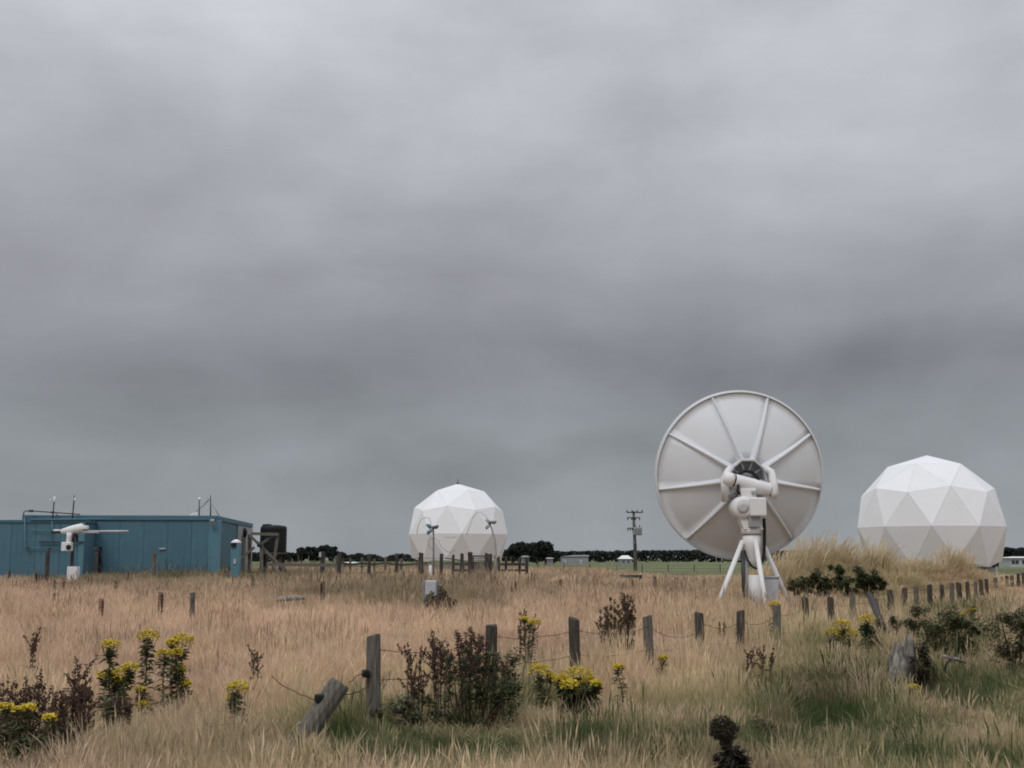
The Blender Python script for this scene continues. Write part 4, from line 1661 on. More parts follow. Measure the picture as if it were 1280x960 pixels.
for px, pt, k, w, lab in ((1247, 688, 0, 1.3, 'dark tree just behind the right rim of the large dome'), (1258, 684.5, 1, 1.4, 'dark tree rising left of the long white house'),
                          (1269, 684, 0, 1.4, 'dark tree right above the white house roof'), (1281, 685, 1, 1.4, 'dark tree cut by the right edge of the photo'), (1293, 686, 0, 1.4, 'dark tree beyond the right edge above the white house')):
    tree_at(px, pt, 360, lab, G3, k, w)
if 2 not in used:
    bpy.data.objects.remove(protos[2])


def shelterbelt(name, px0, px1, Y, top, label, jag, thick=10):
    rng = random.Random(int(px0))
    a, b = P(px0, 700, Y), P(px1, 700, Y)
    m = MB()
    n = int((b.x - a.x) * 26)
    g = gz(a.x, Y)
    s = 1.15 * Y / 900
    for i in range(n):
        x = rng.uniform(a.x, b.x)
        px = px0 + (px1 - px0) * (x - a.x) / (b.x - a.x)
        zt = P(0, top(px) + jag * noise.noise(Vector((x * .12, 1.7, Y))) + jag * .8 * noise.noise(Vector((x * .45, 4.7, Y))), Y).z
        z = g + (zt - g) * rng.uniform(0, 1) ** .7
        y = Y + rng.uniform(0, thick)
        nrm = Vector((rng.gauss(0, 1), rng.gauss(0, 1), rng.gauss(0, .6))).normalized()
        u = nrm.orthogonal().normalized()
        w = nrm.cross(u)
        q = s * rng.uniform(.5, 1.4)
        p = Vector((x, y, z))
        m.add([p + u * q, p + w * q * .8, p - u * q, p - w * q * .8], [(0, 1, 2, 3)])
    o = m.build(name, M['hedge'], origin=(a.x, Y, g))
    tag(o, label, 'trees', kind='stuff')


def interp(*pts):
    return lambda x: float(np.interp(x, [p[0] for p in pts], [p[1] for p in pts]))


shelterbelt('tree_belt', 425, 530, 900, interp((425, 699), (432, 695), (450, 692.5), (458, 693.5), (465, 693), (478, 697), (490, 694), (503, 693.3), (515, 696), (530, 697)),
            'far dark tree belt on the skyline between the tall posts', 1.2)
shelterbelt('tree_belt', 620, 1000, 1000, interp((620, 692), (690, 690), (720, 689.6), (780, 689.2), (830, 688.4), (870, 688.6), (1000, 689)),
            'long level shelterbelt of dark trees on the skyline behind the dish', 1.0)
shelterbelt('tree_belt', 325, 372, 700, interp((325, 694), (340, 690), (372, 693)), 'low dark scrub on the skyline behind the black tank', 2.0)
shelterbelt('tree_belt', 1230, 1420, 420, interp((1230, 694), (1420, 690)), 'dark trees on the skyline beyond the right dome', 2.0)
shelterbelt('tree_belt', -220, 330, 1000, interp((-220, 691), (330, 692)), 'far dark trees on the skyline hidden behind the teal building', 1.5)
# ------------------------------------------------------------------ weeds and shrubs
def leafs(m, a, b, n, size, rng, spread=.05, droop=.3):
    """narrow folded leaves along a stem from a to b"""
    a, b = Vector(a), Vector(b)
    for i in range(n):
        p = a.lerp(b, rng.uniform(0, 1))
        az = rng.uniform(0, 6.28)
        d = Vector((math.cos(az), math.sin(az), rng.uniform(-droop, .7))).normalized()
        s = Vector((-math.sin(az), math.cos(az), 0))
        L_ = size * rng.uniform(.5, 1.25)
        w = L_ * rng.uniform(.14, .26)
        mid = p + d * L_ * .5
        tip = p + d * L_ + Vector((0, 0, -L_ * .25))
        m.add([p, mid + s * w, tip, mid - s * w, mid - Vector((0, 0, w * .5))], [(0, 1, 4), (1, 2, 4), (2, 3, 4), (3, 0, 4)])


def corymb(c, w, rng, n=None):
    """flat topped head of many small yellow discs"""
    m = MB()
    n = n or int(50 + 420 * w)
    for i in range(n):
        q = w * .5 * math.sqrt(rng.uniform(0, 1))
        a = rng.uniform(0, 6.28)
        z = .16 * w * (1 - (q / (w * .5)) ** 2) + rng.uniform(-.30, .06) * w * (q / (w * .5) * .6 + .4)
        p = c + Vector((q * math.cos(a), q * math.sin(a) * .9, z))
        r = rng.uniform(.010, .018)
        nr = Vector((rng.gauss(0, .45), rng.gauss(0, .45), 1)).normalized()
        u = nr.orthogonal().normalized()
        v = nr.cross(u)
        ring = [p + (u * math.cos(k * 1.0472) + v * math.sin(k * 1.0472)) * r for k in range(6)]
        m.add([p + nr * r * .5] + ring + [p - nr * r * .7], [(0, 1 + k, 1 + (k + 1) % 6) for k in range(6)] + [(7, 1 + (k + 1) % 6, 1 + k) for k in range(6)])
    return m


def ragwort(base_px, Y, heads, label, group='yellow flowering weeds in the dry grass', leaf='leaf2', lush=1.0, seed=0):
    AVOID.append((P(base_px, 800, Y).x, Y, .30, .55))
    rng = random.Random(seed + int(base_px * 7))
    b = P(base_px, 800, Y)
    g = gz(b.x, Y)
    base = Vector((b.x, Y, g))
    t = thing('ragwort', label, 'wildflower', base, group)
    k = Y / FPX
    for (hx, hy, hw) in heads:
        w = hw * k * 1.15
        c = P(hx, hy + hw * .16, Y + rng.uniform(-.2, .2))
        root = base + Vector(((c.x - base.x) * .45 + rng.uniform(-.05, .05), c.y - Y, 0))
        mid = root.lerp(c, .55) + Vector((rng.uniform(-.03, .03), 0, 0))
        low = c - Vector((0, 0, w * .85))
        m = MB().tube([root - Vector((0, 0, .05)), mid, low, c - Vector((0, 0, .2 * w))], [.011, .009, .007, .004], 6)
        for i in range(9):
            a = 6.28 * i / 9 + rng.uniform(-.3, .3)
            e = c + Vector((math.cos(a) * w * .42, math.sin(a) * w * .38, -.10 * w))
            m.tube([low + Vector((0, 0, rng.uniform(-.1, .35) * w)), low.lerp(e, .5) + Vector((math.cos(a), math.sin(a), 0)) * w * .08, e], .0035, 4, cap=False)
        m.build('stem', M['stem'], t)
        corymb(c, w, rng).build('flower_head', M['yellow'], t)
        m = MB()
        leafs(m, root + Vector((0, 0, .12)), low + Vector((0, 0, .4 * w)), int(95 * lush * max(.5, (c.z - g))), .13, rng)
        leafs(m, low, c - Vector((0, 0, .2 * w)), int(44 * lush), .055 + .12 * w, rng, droop=-.1)
        m.build('leaves', M[leaf], t)
    return t


def dock_stalk(t, root, top, rng, mat_, dens=1.0, frac=.55, wid=.05, big=1.0):
    root, top = Vector(root), Vector(top)
    h = (top - root).length
    m = MB().tube([root - Vector((0, 0, .05)), root.lerp(top, .5) + Vector((rng.uniform(-.02, .02), 0, 0)), top], [.010, .007, .003], 5)
    sd = MB()
    stems = [(root.lerp(top, 1 - frac), top)]
    for i in range(int(rng.uniform(3, 7))):
        s = root.lerp(top, rng.uniform(1 - frac, .85))
        e = s + Vector((rng.uniform(-.17, .17), rng.uniform(-.12, .12), rng.uniform(.12, .34))) * min(1.0, h)
        m.tube([s, e], [.005, .002], 4, cap=False)
        stems.append((s.lerp(e, .3), e))
    for (a, b) in stems:
        n = int(max(8, (b - a).length * 170 * dens))
        for i in range(n):
            f = rng.uniform(0, 1)
            # whorls: seed is bunched at intervals
            f = (round(f * 6) + rng.gauss(0, .14)) / 6
            p = a.lerp(b, f)
            q = wid * rng.uniform(.10, .50) * (1.1 - .5 * max(0, min(1, f)))
            az = rng.uniform(0, 6.28)
            p = p + Vector((math.cos(az) * q, math.sin(az) * q, rng.uniform(-.012, .012)))
            r = rng.uniform(.006, .013) * big
            u = Vector((rng.gauss(0, 1), rng.gauss(0, 1), rng.gauss(0, 1))).normalized()
            v = u.orthogonal().normalized()
            w = u.cross(v)
            sd.add([p + u * r * 1.5, p + v * r, p + w * r, p - v * r, p - w * r], [(0, 1, 2), (0, 2, 3), (0, 3, 4), (0, 4, 1), (1, 4, 3, 2)])
    m.build('stalk', M['stalk'], t)
    sd.build('seed_head', M[mat_], t)


def dock(base_px, Y, tops, label, mat_='dock', leaves=25, group='brown seeding docks in the dry grass', dens=1.0, wid=.06, frac=.55, seed=0):
    rng = random.Random(seed + int(base_px * 13 + Y * 5))
    b = P(base_px, 800, Y)
    g = gz(b.x, Y)
    base = Vector((b.x, Y, g))
    xs = [P(hx, 800, Y).x for hx, _ in tops]
    AVOID.append(((min(xs) + max(xs)) / 2, Y, .2 + (max(xs) - min(xs)) / 2, .45))
    t = thing('dock_plant', label, 'weed', base, group)
    for (hx, hy) in tops:
        c = P(hx, hy, Y + rng.uniform(-.15, .15))
        root = base + Vector(((c.x - base.x) * .6, c.y - Y, 0))
        dock_stalk(t, root, c, rng, mat_, dens, frac, wid, max(1.0, Y / 16))
    m = MB()
    xs = [P(hx, 800, Y).x for hx, _ in tops]
    for i in range(max(1, leaves // 8)):
        r = Vector((rng.uniform(min(xs), max(xs)) * .6 + base.x * .4, Y + rng.uniform(-.15, .15), g))
        leafs(m, r + Vector((0, 0, .08)), r + Vector((0, 0, .40)), 8, .17, rng)
    m.build('leaves', M['leaf2'], t)
    return t


def shrub(px, Y, boxes, label, n, size, leafm='leaf', cat='shrub', group='dark green shrubs in the rough grass', seed=0, tipm=None, tips=0, twigs=14):
    """boxes: leafy masses (px, py, half width px, half height px)"""
    rng = random.Random(seed + int(px))
    b = P(px, 800, Y)
    g = gz(b.x, Y)
    base = Vector((b.x, Y, g))
    t = thing('shrub', label, cat, base, group)
    k = Y / FPX
    lobes = []
    for (cx, cy, hw, hh) in boxes:
        AVOID.append((P(cx, cy, Y).x, Y, .15 + hw * k * .9, .4))
        lobes.append((P(cx, cy, Y), hw * k, hh * k))
    tw = MB()
    for i in range(twigs):
        c, hw, hh = rng.choice(lobes)
        e = c + Vector((rng.uniform(-1, 1) * hw * .85, rng.uniform(-1, 1) * hw * .6, rng.uniform(-.2, .95) * hh))
        s = base + Vector((rng.uniform(-.25, .25) * hw + (c.x - base.x) * .5, 0, -.05))
        tw.tube([s, s.lerp(e, .5) + Vector((rng.uniform(-.05, .05), rng.uniform(-.05, .05), .05)), e], [.016 * hw + .004, .008, .003], 5, cap=False)
    tw.build('twigs', M['stalk'], t)
    subs = []
    for (c, hw, hh) in lobes:
        for _ in range(max(5, int(9 * hw * hh / max(lobes[0][1] * lobes[0][2], 1e-6)) + 5)):
            subs.append((c + Vector((rng.uniform(-.75, .75) * hw, rng.uniform(-.6, .6) * hw, rng.uniform(-.75, .75) * hh)), rng.uniform(.22, .5) * min(hw, hh)))
    m = MB()
    for i in range(n):
        c, r = rng.choice(subs)
        v = Vector((rng.gauss(0, 1), rng.gauss(0, 1), rng.gauss(0, 1))).normalized() * r * rng.uniform(.5, 1.15)
        p = c + v
        if p.z < g - .02:
            continue
        az = rng.uniform(0, 6.28)
        d = Vector((math.cos(az), math.sin(az), rng.uniform(-.3, 1.0))).normalized()
        s = d.cross(Vector((0, 0, 1))).normalized()
        L_ = size * rng.uniform(.5, 1.3)
        w = L_ * rng.uniform(.18, .32)
        mid = p + d * L_ * .5
        m.add([p, mid + s * w, p + d * L_ - Vector((0, 0, L_ * .15)), mid - s * w], [(0, 1, 2), (0, 2, 3)])
    m.build('foliage', M[leafm], t)
    if tips:
        m = MB()
        for i in range(tips):
            c, r = rng.choice(subs)
            p = c + Vector((rng.uniform(-1, 1) * r, rng.uniform(-1, 1) * r, r * rng.uniform(.7, 1.2)))
            leafs(m, p, p + Vector((0, 0, .05)), 4, size * .7, rng)
        m.build('young_tips', M[tipm], t)
    return t


# left group
ragwort(140, 15.2, [(138, 800, 22), (152, 836, 24), (132, 838, 18), (163, 829, 18), (148, 846, 20)], 'broad yellow flowering weed at the lower left with dark stems below, leftmost tall one', leaf='leaf', lush=1.5)
ragwort(186, 15.6, [(185, 788, 26)], 'tallest single yellow flowering weed of the left group, one dense head', lush=1.7)
ragwort(205, 15.3, [(206, 812, 17), (178, 876, 15), (176, 858, 12)], 'slim yellow flowering weed with one small round head between two taller ones', lush=1.0)
ragwort(224, 15.8, [(228, 793, 27), (221, 811, 16), (223, 832, 17), (233, 851, 12), (216, 799, 14)], 'yellow flowering weed with five stepped heads, right end of the left group', lush=1.0)
ragwort(297, 14.6, [(297, 852, 26), (292, 867, 16)], 'small low yellow flowering weed standing alone left of the leaning post', lush=1.4)
ragwort(30, 12.1, [(8, 879, 15), (22, 883, 12), (36, 880, 16), (62, 893, 15)], 'low yellow flowering weed among brown docks at the lower left edge', leaf='leaf2', lush=.7)
# middle and right groups
ragwort(676, 16.2, [(675, 831, 25), (688, 841, 11)], 'yellow flowering weed with one broad head left of the bushy one in the middle')
ragwort(722, 15.8, [(722, 834, 34), (701, 843, 20), (735, 846, 20), (746, 850, 14), (712, 850, 22), (728, 858, 18), (741, 862, 12)],
        'big bushy yellow flowering weed in the lower middle with dark green leaves', leaf='leaf', lush=2.6)
ragwort(776, 16.4, [(773, 830, 13)], 'thin yellow topped weed standing alone right of the bushy one')
ragwort(829, 19.0, [(828, 819, 11)], 'tiny single yellow flower head below the dish fence')
ragwort(662, 21.5, [(667, 774, 16), (656, 771, 8)], 'small yellow flowering weed between the second and third fence post')
ragwort(1050, 23.5, [(1041, 785, 18), (1053, 775, 18), (1061, 786, 20), (1050, 790, 14)], 'yellow flowering weed with four heads in front of the right fence', lush=.8)
ragwort(1083, 23.0, [(1083, 769, 19)], 'yellow flowering weed with one round head and dark stem beside the slanting strut', leaf='leaf', lush=2.0)
ragwort(967, 25.0, [(968, 752, 13)], 'small dull yellow flower head at the top of a fence post below the dish')
ragwort(1141, 17.4, [(1141, 856, 15)], 'single low yellow flower head below the grey stump')
ragwort(1211, 26.0, [(1214, 760, 11), (1204, 766, 9)], 'pale yellow flower tuft behind the dark leafy shrub on the right')

# docks
dock(25, 12.6, [(4, 856), (10, 852), (15, 862), (20, 858), (27, 866), (33, 850), (40, 860), (47, 847), (52, 845), (57, 866), (2, 880), (36, 880)], 'brown seeding dock with forked tips at the lower left edge', leaves=30, dens=1.2, wid=.07, frac=.72)
dock(76, 12.4, [(66, 868), (71, 866), (76, 872), (80, 864), (76, 885), (84, 885), (70, 892), (86, 900)], 'dark brown seeding dock right of the low yellow flowers', leaves=24, dens=1.5, wid=.06, frac=.7)
dock(103, 13.0, [(92, 842), (94, 838), (100, 834), (108, 832), (104, 846), (113, 850), (97, 852), (106, 862), (115, 868), (90, 872)], 'tall reddish brown dock at the lower left', leaves=30, dens=1.5, wid=.07, frac=.7)
dock(140, 14.6, [(132, 872), (140, 868), (150, 874), (158, 870), (146, 882)], 'dark brown dock under the broad yellow weed', leaves=40, dens=1.2, frac=.8, wid=.07)
dock(150, 13.8, [(134, 880), (141, 876), (150, 872), (157, 880), (164, 874), (146, 890), (138, 896), (158, 896)], 'dense dark brown dock stalks below the left yellow weeds', leaves=60, dens=1.6, frac=.8, wid=.09)
dock(10, 12.5, [(2, 905), (12, 900), (24, 908), (38, 902), (52, 915), (64, 908), (75, 920), (88, 925), (100, 918), (112, 930), (18, 922), (46, 930)], 'low brown dock at the bottom left corner', leaves=30, dens=1.2, frac=.8)
dock(520, 15.0, [(510, 806), (513, 812), (526, 810), (530, 838), (516, 842), (523, 850)], 'reddish brown dock at the left of the big dark shrub, thin and open', leaves=20, dens=1.2, wid=.055)
dock(553, 15.1, [(541, 798), (547, 800), (552, 808), (560, 806), (544, 822), (565, 816)], 'brown seeding dock in the big dark shrub, middle stems', leaves=30, dens=1.6, wid=.07)
dock(585, 15.2, [(573, 799), (582, 792), (590, 790), (598, 795), (577, 806), (588, 806), (600, 802)], 'tallest brown seeding dock left of the second fence post', leaves=30, dens=2.0, wid=.09)
dock(604, 15.1, [(598, 822), (612, 818), (620, 826), (634, 820), (640, 826), (630, 832)], 'brown dock tips around the foot of the second fence post', leaves=20, dens=1.3)
shrub(590, 14.4, [(574, 860, 18, 48), (592, 848, 14, 44), (612, 850, 22, 42), (640, 846, 16, 34), (572, 900, 24, 28), (615, 890, 36, 26), (628, 868, 26, 26)], 'big dark green leafy shrub under brown seed heads left of centre', 6200, .05, seed=1, twigs=30)
shrub(527, 14.6, [(522, 888, 40, 22), (492, 902, 34, 18)], 'low dark green leafy weed between the upright post and the dark shrub', 1500, .07, leafm='leaf2', seed=2)
shrub(728, 15.7, [(722, 876, 26, 22), (735, 890, 24, 16)], 'dark green leaves under the bushy yellow weed', 2200, .06, seed=3)
dock(773, 22.5, [(750, 764), (758, 760), (763, 749), (768, 752), (773, 758), (781, 748), (785, 745), (790, 752), (777, 766), (786, 764), (760, 772), (794, 764)],
     'grey brown thistly weed rising behind the fence between two posts', 'dock2', leaves=40, dens=1.5, wid=.10, frac=.75)
dock(656, 21.8, [(650, 768), (656, 772), (662, 778)], 'small brown weed beside the little yellow flower', 'dock2', leaves=10, dens=.9)
dock(546, 35.3, [(534, 744), (540, 742), (546, 746), (552, 737), (556, 741), (562, 748), (545, 752), (570, 752)], 'dark brown weed below the white cabinet', 'dock2', leaves=50, dens=1.6, wid=.22, frac=.8)
dock(320, 17.5, [(318, 812), (322, 815)], 'thin brown dock in the pale grass above the lone yellow weed', 'dock2', leaves=6)
dock(42, 19.0, [(41, 793), (45, 792)], 'thin dark dock in the pale grass at the left', leaves=5)
dock(940, 19.0, [(934, 818), (938, 814), (955, 808), (967, 806)], 'dark seeding stalks in the green grass below the dish', leaves=14)
shrub(1015, 50, [(1002, 729, 20, 10), (1024, 723, 15, 13), (1048, 717, 11, 12), (1044, 730, 24, 11), (1015, 740, 30, 8)], 'dark green shrub at the foot of the mound, left one', 8000, .13, seed=5)
shrub(1083, 49, [(1083, 720, 18, 12), (1095, 730, 16, 9), (1068, 731, 20, 9), (1080, 740, 28, 8)], 'dark green shrub at the foot of the mound, right one', 7000, .13, seed=6)
shrub(1128, 26, [(1130, 779, 20, 10), (1108, 784, 18, 10), (1150, 772, 14, 16)], 'low dark green shrub behind the grey stump', 3000, .07, leafm='leaf2', seed=7)
shrub(1195, 23, [(1178, 782, 24, 20), (1206, 774, 22, 20), (1202, 796, 18, 26), (1170, 800, 22, 18), (1190, 815, 30, 14), (1225, 789, 13, 5)], 'dark leafy shrub with pale green young tips at the right', 6500, .065, seed=8, tipm='stem', tips=50)
shrub(1265, 21, [(1268, 774, 22, 19), (1262, 797, 28, 26), (1290, 790, 18, 32), (1270, 822, 28, 16)], 'rounded dark brown green shrub at the right edge', 7500, .06, leafm='leaf2', seed=9)
shrub(1150, 18.6, [(1148, 819, 16, 18), (1160, 842, 15, 18), (1150, 850, 16, 14)], 'small nearly black shrub growing against the grey stump', 6000, .035, leafm='seedhead', seed=10)
shrub(955, 13.6, [(955, 922, 26, 30), (985, 935, 24, 26)], 'dark withered bush at the bottom right of the seed stalk', 4000, .045, leafm='dock2', seed=11)
shrub(1140, 23.5, [(1085, 795, 10, 22)], 'dark green stems beside the slanting strut', 700, .09, leafm='leaf', seed=13)

AVOID.append((P(600, 900, 13.7).x, 13.7, 1.0, .4))

# dark round seed head close to the camera
def seed_stalk():
    Y = 11.2
    rng = random.Random(4)
    c = P(905, 911, Y)
    b = Vector((P(917, 960, Y).x, Y, gz(P(917, 960, Y).x, Y)))
    AVOID.append((b.x - .05, Y - .55, .62, .12))
    t = thing('seed_stalk', 'thick dark stalk with a round blackish seed head at the bottom edge', 'weed', b)
    neck = P(908, 930, Y)
    MB().tube([b - Vector((0, 0, .05)), P(918, 975, Y), P(913, 945, Y), neck, c], [.05, .06, .045, .025, .02], 8).build('stalk', M['seedhead'], t)
    k = Y / FPX
    m = MB()
    for (ox, oy, r, n) in ((903, 910, 15, 900), (912, 914, 12, 460), (897, 915, 10, 300), (907, 928, 8, 260)):
        cc = P(ox, oy, Y)
        for i in range(n):
            v = Vector((rng.gauss(0, 1), rng.gauss(0, 1), rng.gauss(0, 1))).normalized() * r * k * rng.uniform(.6, 1.0) ** .7 * rng.uniform(.85, 1.12)
            p = cc + v
            s = rng.uniform(.004, .011)
            u = v.normalized()
            a = u.orthogonal().normalized()
            w = u.cross(a)
            m.add([p + u * s * 1.4, p + a * s, p + w * s, p - a * s, p - w * s], [(0, 1, 2), (0, 2, 3), (0, 3, 4), (0, 4, 1)])
    m.build('seed_head', M['seedhead'], t)
    m = MB()
    leafs(m, P(921, 1000, Y), P(912, 938, Y), 420, .13, rng, droop=.8)
    leafs(m, P(932, 1000, Y), P(923, 940, Y), 300, .13, rng, droop=.8)
    leafs(m, P(900, 990, Y), P(898, 940, Y), 80, .09, rng, droop=.9)
    m.build('withered_leaves', M['seedhead'], t)


seed_stalk()


def stump():
    Y = 18.9
    rng = random.Random(9)
    c = P(1127, 812, Y)
    g = gz(c.x, Y)
    k = Y / FPX
    t = thing('tree_stump', 'pale weathered broken stump beside a blackish bush on the right', 'stump', (c.x, Y, g))
    AVOID.append((c.x, Y, .5, .55))
    # upright splinters of a rotted trunk standing round a hollow
    shards = [(1113, 818, 850, 5.5), (1118, 803, 850, 5.5), (1124, 800, 850, 5), (1129, 808, 850, 5), (1133, 795, 850, 4.5), (1138, 790, 850, 4), (1142, 800, 850, 4.5),
              (1121, 816, 852, 6), (1130, 822, 852, 6), (1138, 826, 854, 6), (1116, 830, 852, 6)]
    for i, (px, py, pb, w) in enumerate(shards):
        yy = Y + (.10 if i < 7 else -.12) + rng.uniform(-.05, .05)
        top, bot = P(px + rng.uniform(-1, 1), py, yy), P(1127 + (px - 1127) * .8, pb, yy)
        bot.z = g - .05
        m = MB()
        n, vs, fs = 9, [], []
        nr = 9
        for j in range(nr):
            f = j / (nr - 1)
            p = bot.lerp(top, f)
            r = w * k * (1.15 - .35 * f) * (1 if j < nr - 2 else (.75 if j == nr - 2 else .22))
            for q in range(n):
                a = 6.2832 * q / n
                e = r * (1 + .45 * noise.noise(Vector((math.cos(a) * 1.6 + i * 5, math.sin(a) * 1.6, f * 3.2))))
                vs.append(p + Vector((math.cos(a) * e, math.sin(a) * e, r * .8 * noise.noise(Vector((a * 2, i * 3, f * 2))) if j > nr - 4 else 0)))
        for j in range(nr - 1):
            for q in range(n):
                fs.append((j * n + q, j * n + (q + 1) % n, (j + 1) * n + (q + 1) % n, (j + 1) * n + q))
        fs.append(tuple((nr - 1) * n + q for q in range(n)))
        m.add(vs, fs, False)
        m.build('splinter', M['wood_pale' if i % 3 else 'wood'], t)
    # a fallen pale branch to its right
    t2 = thing('branch', 'pale broken branch end sticking out of the brown grass at the right', 'branch', P(1192, 826, 19))
    MB().tube([P(1178, 819, 19), P(1188, 823, 19), P(1197, 824.5, 19.3), P(1207, 828, 19.6)], [.012, .022, .034, .022], 8).build('branch_wood', M['wood_pale'], t2)
    MB().tube([P(1190, 823, 19), P(1183, 829, 19.2), P(1180, 842, 19.2)], [.025, .02, .02], 8).build('stub', M['wood'], t2)


stump()

# ------------------------------------------------------------------ far dock stalks, copies of a few plants
def far_docks():
    pr = []
    for s in range(4):
        rng = random.Random(50 + s)
        t = thing('dock_plant', 'dark upright dock stalk in the pale middle distance grass', 'weed', (0, 0, 0), 'dark dock stalks dotted over the far grass')
        m, sd = MB(), MB()
        n = (1, 2, 3, 2)[s]
        for j in range(n):
            x = rng.uniform(-.18, .18) if j else 0
            h = rng.uniform(.72, 1.0)
            m.tube([(x, 0, -.05), (x + rng.uniform(-.05, .05), 0, h)], [.015, .006], 5)
            for i in range(90):
                f = rng.uniform(.40, 1)
                a = rng.uniform(0, 6.28)
                q = rng.uniform(.01, .055) * (1.35 - f)
                p = Vector((x + q * 1.4 * math.cos(a), q * 1.4 * math.sin(a), h * f))
                r = rng.uniform(.009, .018)
                u = Vector((rng.gauss(0, 1), rng.gauss(0, 1), rng.gauss(0, 1))).normalized()
                v = u.orthogonal().normalized()
                w = u.cross(v)
                sd.add([p + u * r * 1.5, p + v * r, p + w * r, p - v * r, p - w * r], [(0, 1, 2), (0, 2, 3), (0, 3, 4), (0, 4, 1)])
        m.build('stalk', M['stalk'], t)
        sd.build('seed_head', M['dock2' if s % 2 else 'dock'], t)
        pr.append(t)
    rng = random.Random(77)
    spots = [(20, 742), (38, 745), (43, 738), (68, 746), (79, 744), (66, 762), (125, 765), (145, 748), (208, 742), (224, 738), (199, 762), (316, 748), (388, 738), (420, 742),
             (404, 756), (468, 742), (480, 748), (598, 728), (612, 735), (618, 742), (721, 735), (743, 740), (818, 745), (846, 728), (852, 738), (880, 742), (702, 742), (668, 738),
             (650, 726), (360, 735), (290, 742), (255, 732), (160, 730), (110, 736), (12, 728), (52, 732), (870, 756), (905, 775), (790, 738), (640, 748)]
    for i, (px, py) in enumerate(spots):
        # base a little below the picked pixel
        Y = 60 - (py - 722) * .62 + rng.uniform(-2, 2)
        q = P(px, py, Y)
        o = pr[i] if i < 4 else copy_tree(pr[i % 4])
        o.location = (q.x, Y, gz(q.x, Y))
        s = rng.uniform(.75, 1.1)
        o.scale = (s, s, s * .85)
        o.rotation_euler = (0, 0, rng.uniform(0, 6.28))


far_docks()

# pale plumed tussocks on the crest of the mound, each its own plant
def tussock(px, py, Y, w, label, seed):
    rng = random.Random(seed)
    q = P(px, py, Y)
    g = gz(q.x, Y)
    t = thing('plumed_tussock', label, 'tussock', (q.x, Y, g), 'plumed tussocks on the mound')
    top = P(px, py, Y).z - g
    for nm, n, lo, hi in (('leaves', 420, .25, .85), ('plumes', 70, .6, 1.08)):
        m = MB()
        for i in range(n):
            a = rng.uniform(0, 6.28)
            L_ = top * rng.uniform(lo, hi)
            out = w * abs(rng.gauss(0, .5))
            dx, dy = math.cos(a), math.sin(a)
            ox, oy = rng.gauss(0, .28) * w, rng.gauss(0, .28) * w
            lean = .45 * w * rng.uniform(.1, 1)
            pts = []
            for f in (0, .4, .75, 1.0):
                pts.append(Vector((q.x + ox + dx * out * f ** 1.8 + lean * f ** 2, Y + oy + dy * out * f ** 1.8, g + L_ * (f - .3 * min(1, out) * f ** 3))))
            s = Vector((-dy, dx, 0))
            wd = (.012, .012, .009, .002) if nm == 'leaves' else (.006, .006, .026, .006)
            vs = []
            for p, wv in zip(pts, wd):
                vs += [p - s * wv, p + s * wv]
            m.add(vs, [(0, 1, 3, 2), (2, 3, 5, 4), (4, 5, 7, 6)])
        o = m.build(nm, M['plume'], t)


for i, (px, py, Y, w, lab) in enumerate(((976, 684, 57, 1.3, 'plumed tussock at the left end of the mound below the dish rim'),
                                         (994, 666, 58, 1.5, 'pale plumed tussock on the crest beside the dish'), (1014, 657, 59, 1.6, 'tall plumed tussock on the highest point of the mound'),
                                         (1036, 660, 60, 1.6, 'plumed tussock right of the highest point of the mound'), (1058, 668, 59, 1.5, 'plumed tussock left of the large dome'),
                                         (1087, 666, 58, 1.3, 'plumed tussock arching over the left foot of the large dome'), (1100, 675, 58, 1.2, 'small plumed tussock in front of the dome panels at left'),
                                         (1128, 686, 65, 1.3, 'low plumed tussock before the middle of the large dome'), (1158, 688, 65, 1.2, 'lowest plumed tussock before the middle of the large dome'),
                                         (1184, 672, 66, 1.2, 'pale plumed tussock in front of the right side of the large dome'), (1199, 685, 66.5, 1.0, 'smaller plumed tussock right of the pale one on the mound end'))):
    tussock(px, py, Y, w, lab, 60 + i)
BROWN = [(165, 727, 220, 9, .30), (440, 745, 130, 10, .26), (555, 752, 80, 12, .28), (760, 736, 240, 7, .14), (330, 722, 120, 8, .2), (600, 728, 160, 7, .14),
         (1180, 850, 130, 30, .22), (720, 925, 90, 25, .12), (520, 905, 160, 25, .22), (60, 930, 140, 30, .2), (985, 905, 60, 40, .2), (1045, 868, 30, 30, .3), (1150, 930, 60, 25, .15), (720, 930, 120, 20, .16), (880, 930, 60, 25, .15), (300, 935, 120, 25, .12), (1000, 860, 80, 30, .12),
         (420, 775, 260, 14, -.12), (130, 790, 200, 22, -.06), (1000, 822, 70, 20, -.14), (860, 865, 60, 25, -.10), (1240, 742, 60, 12, -.08)]
CLEAR = [(-24.95, -15.4, 61.9, 76), (-33, -21.2, 59.9, 66)]


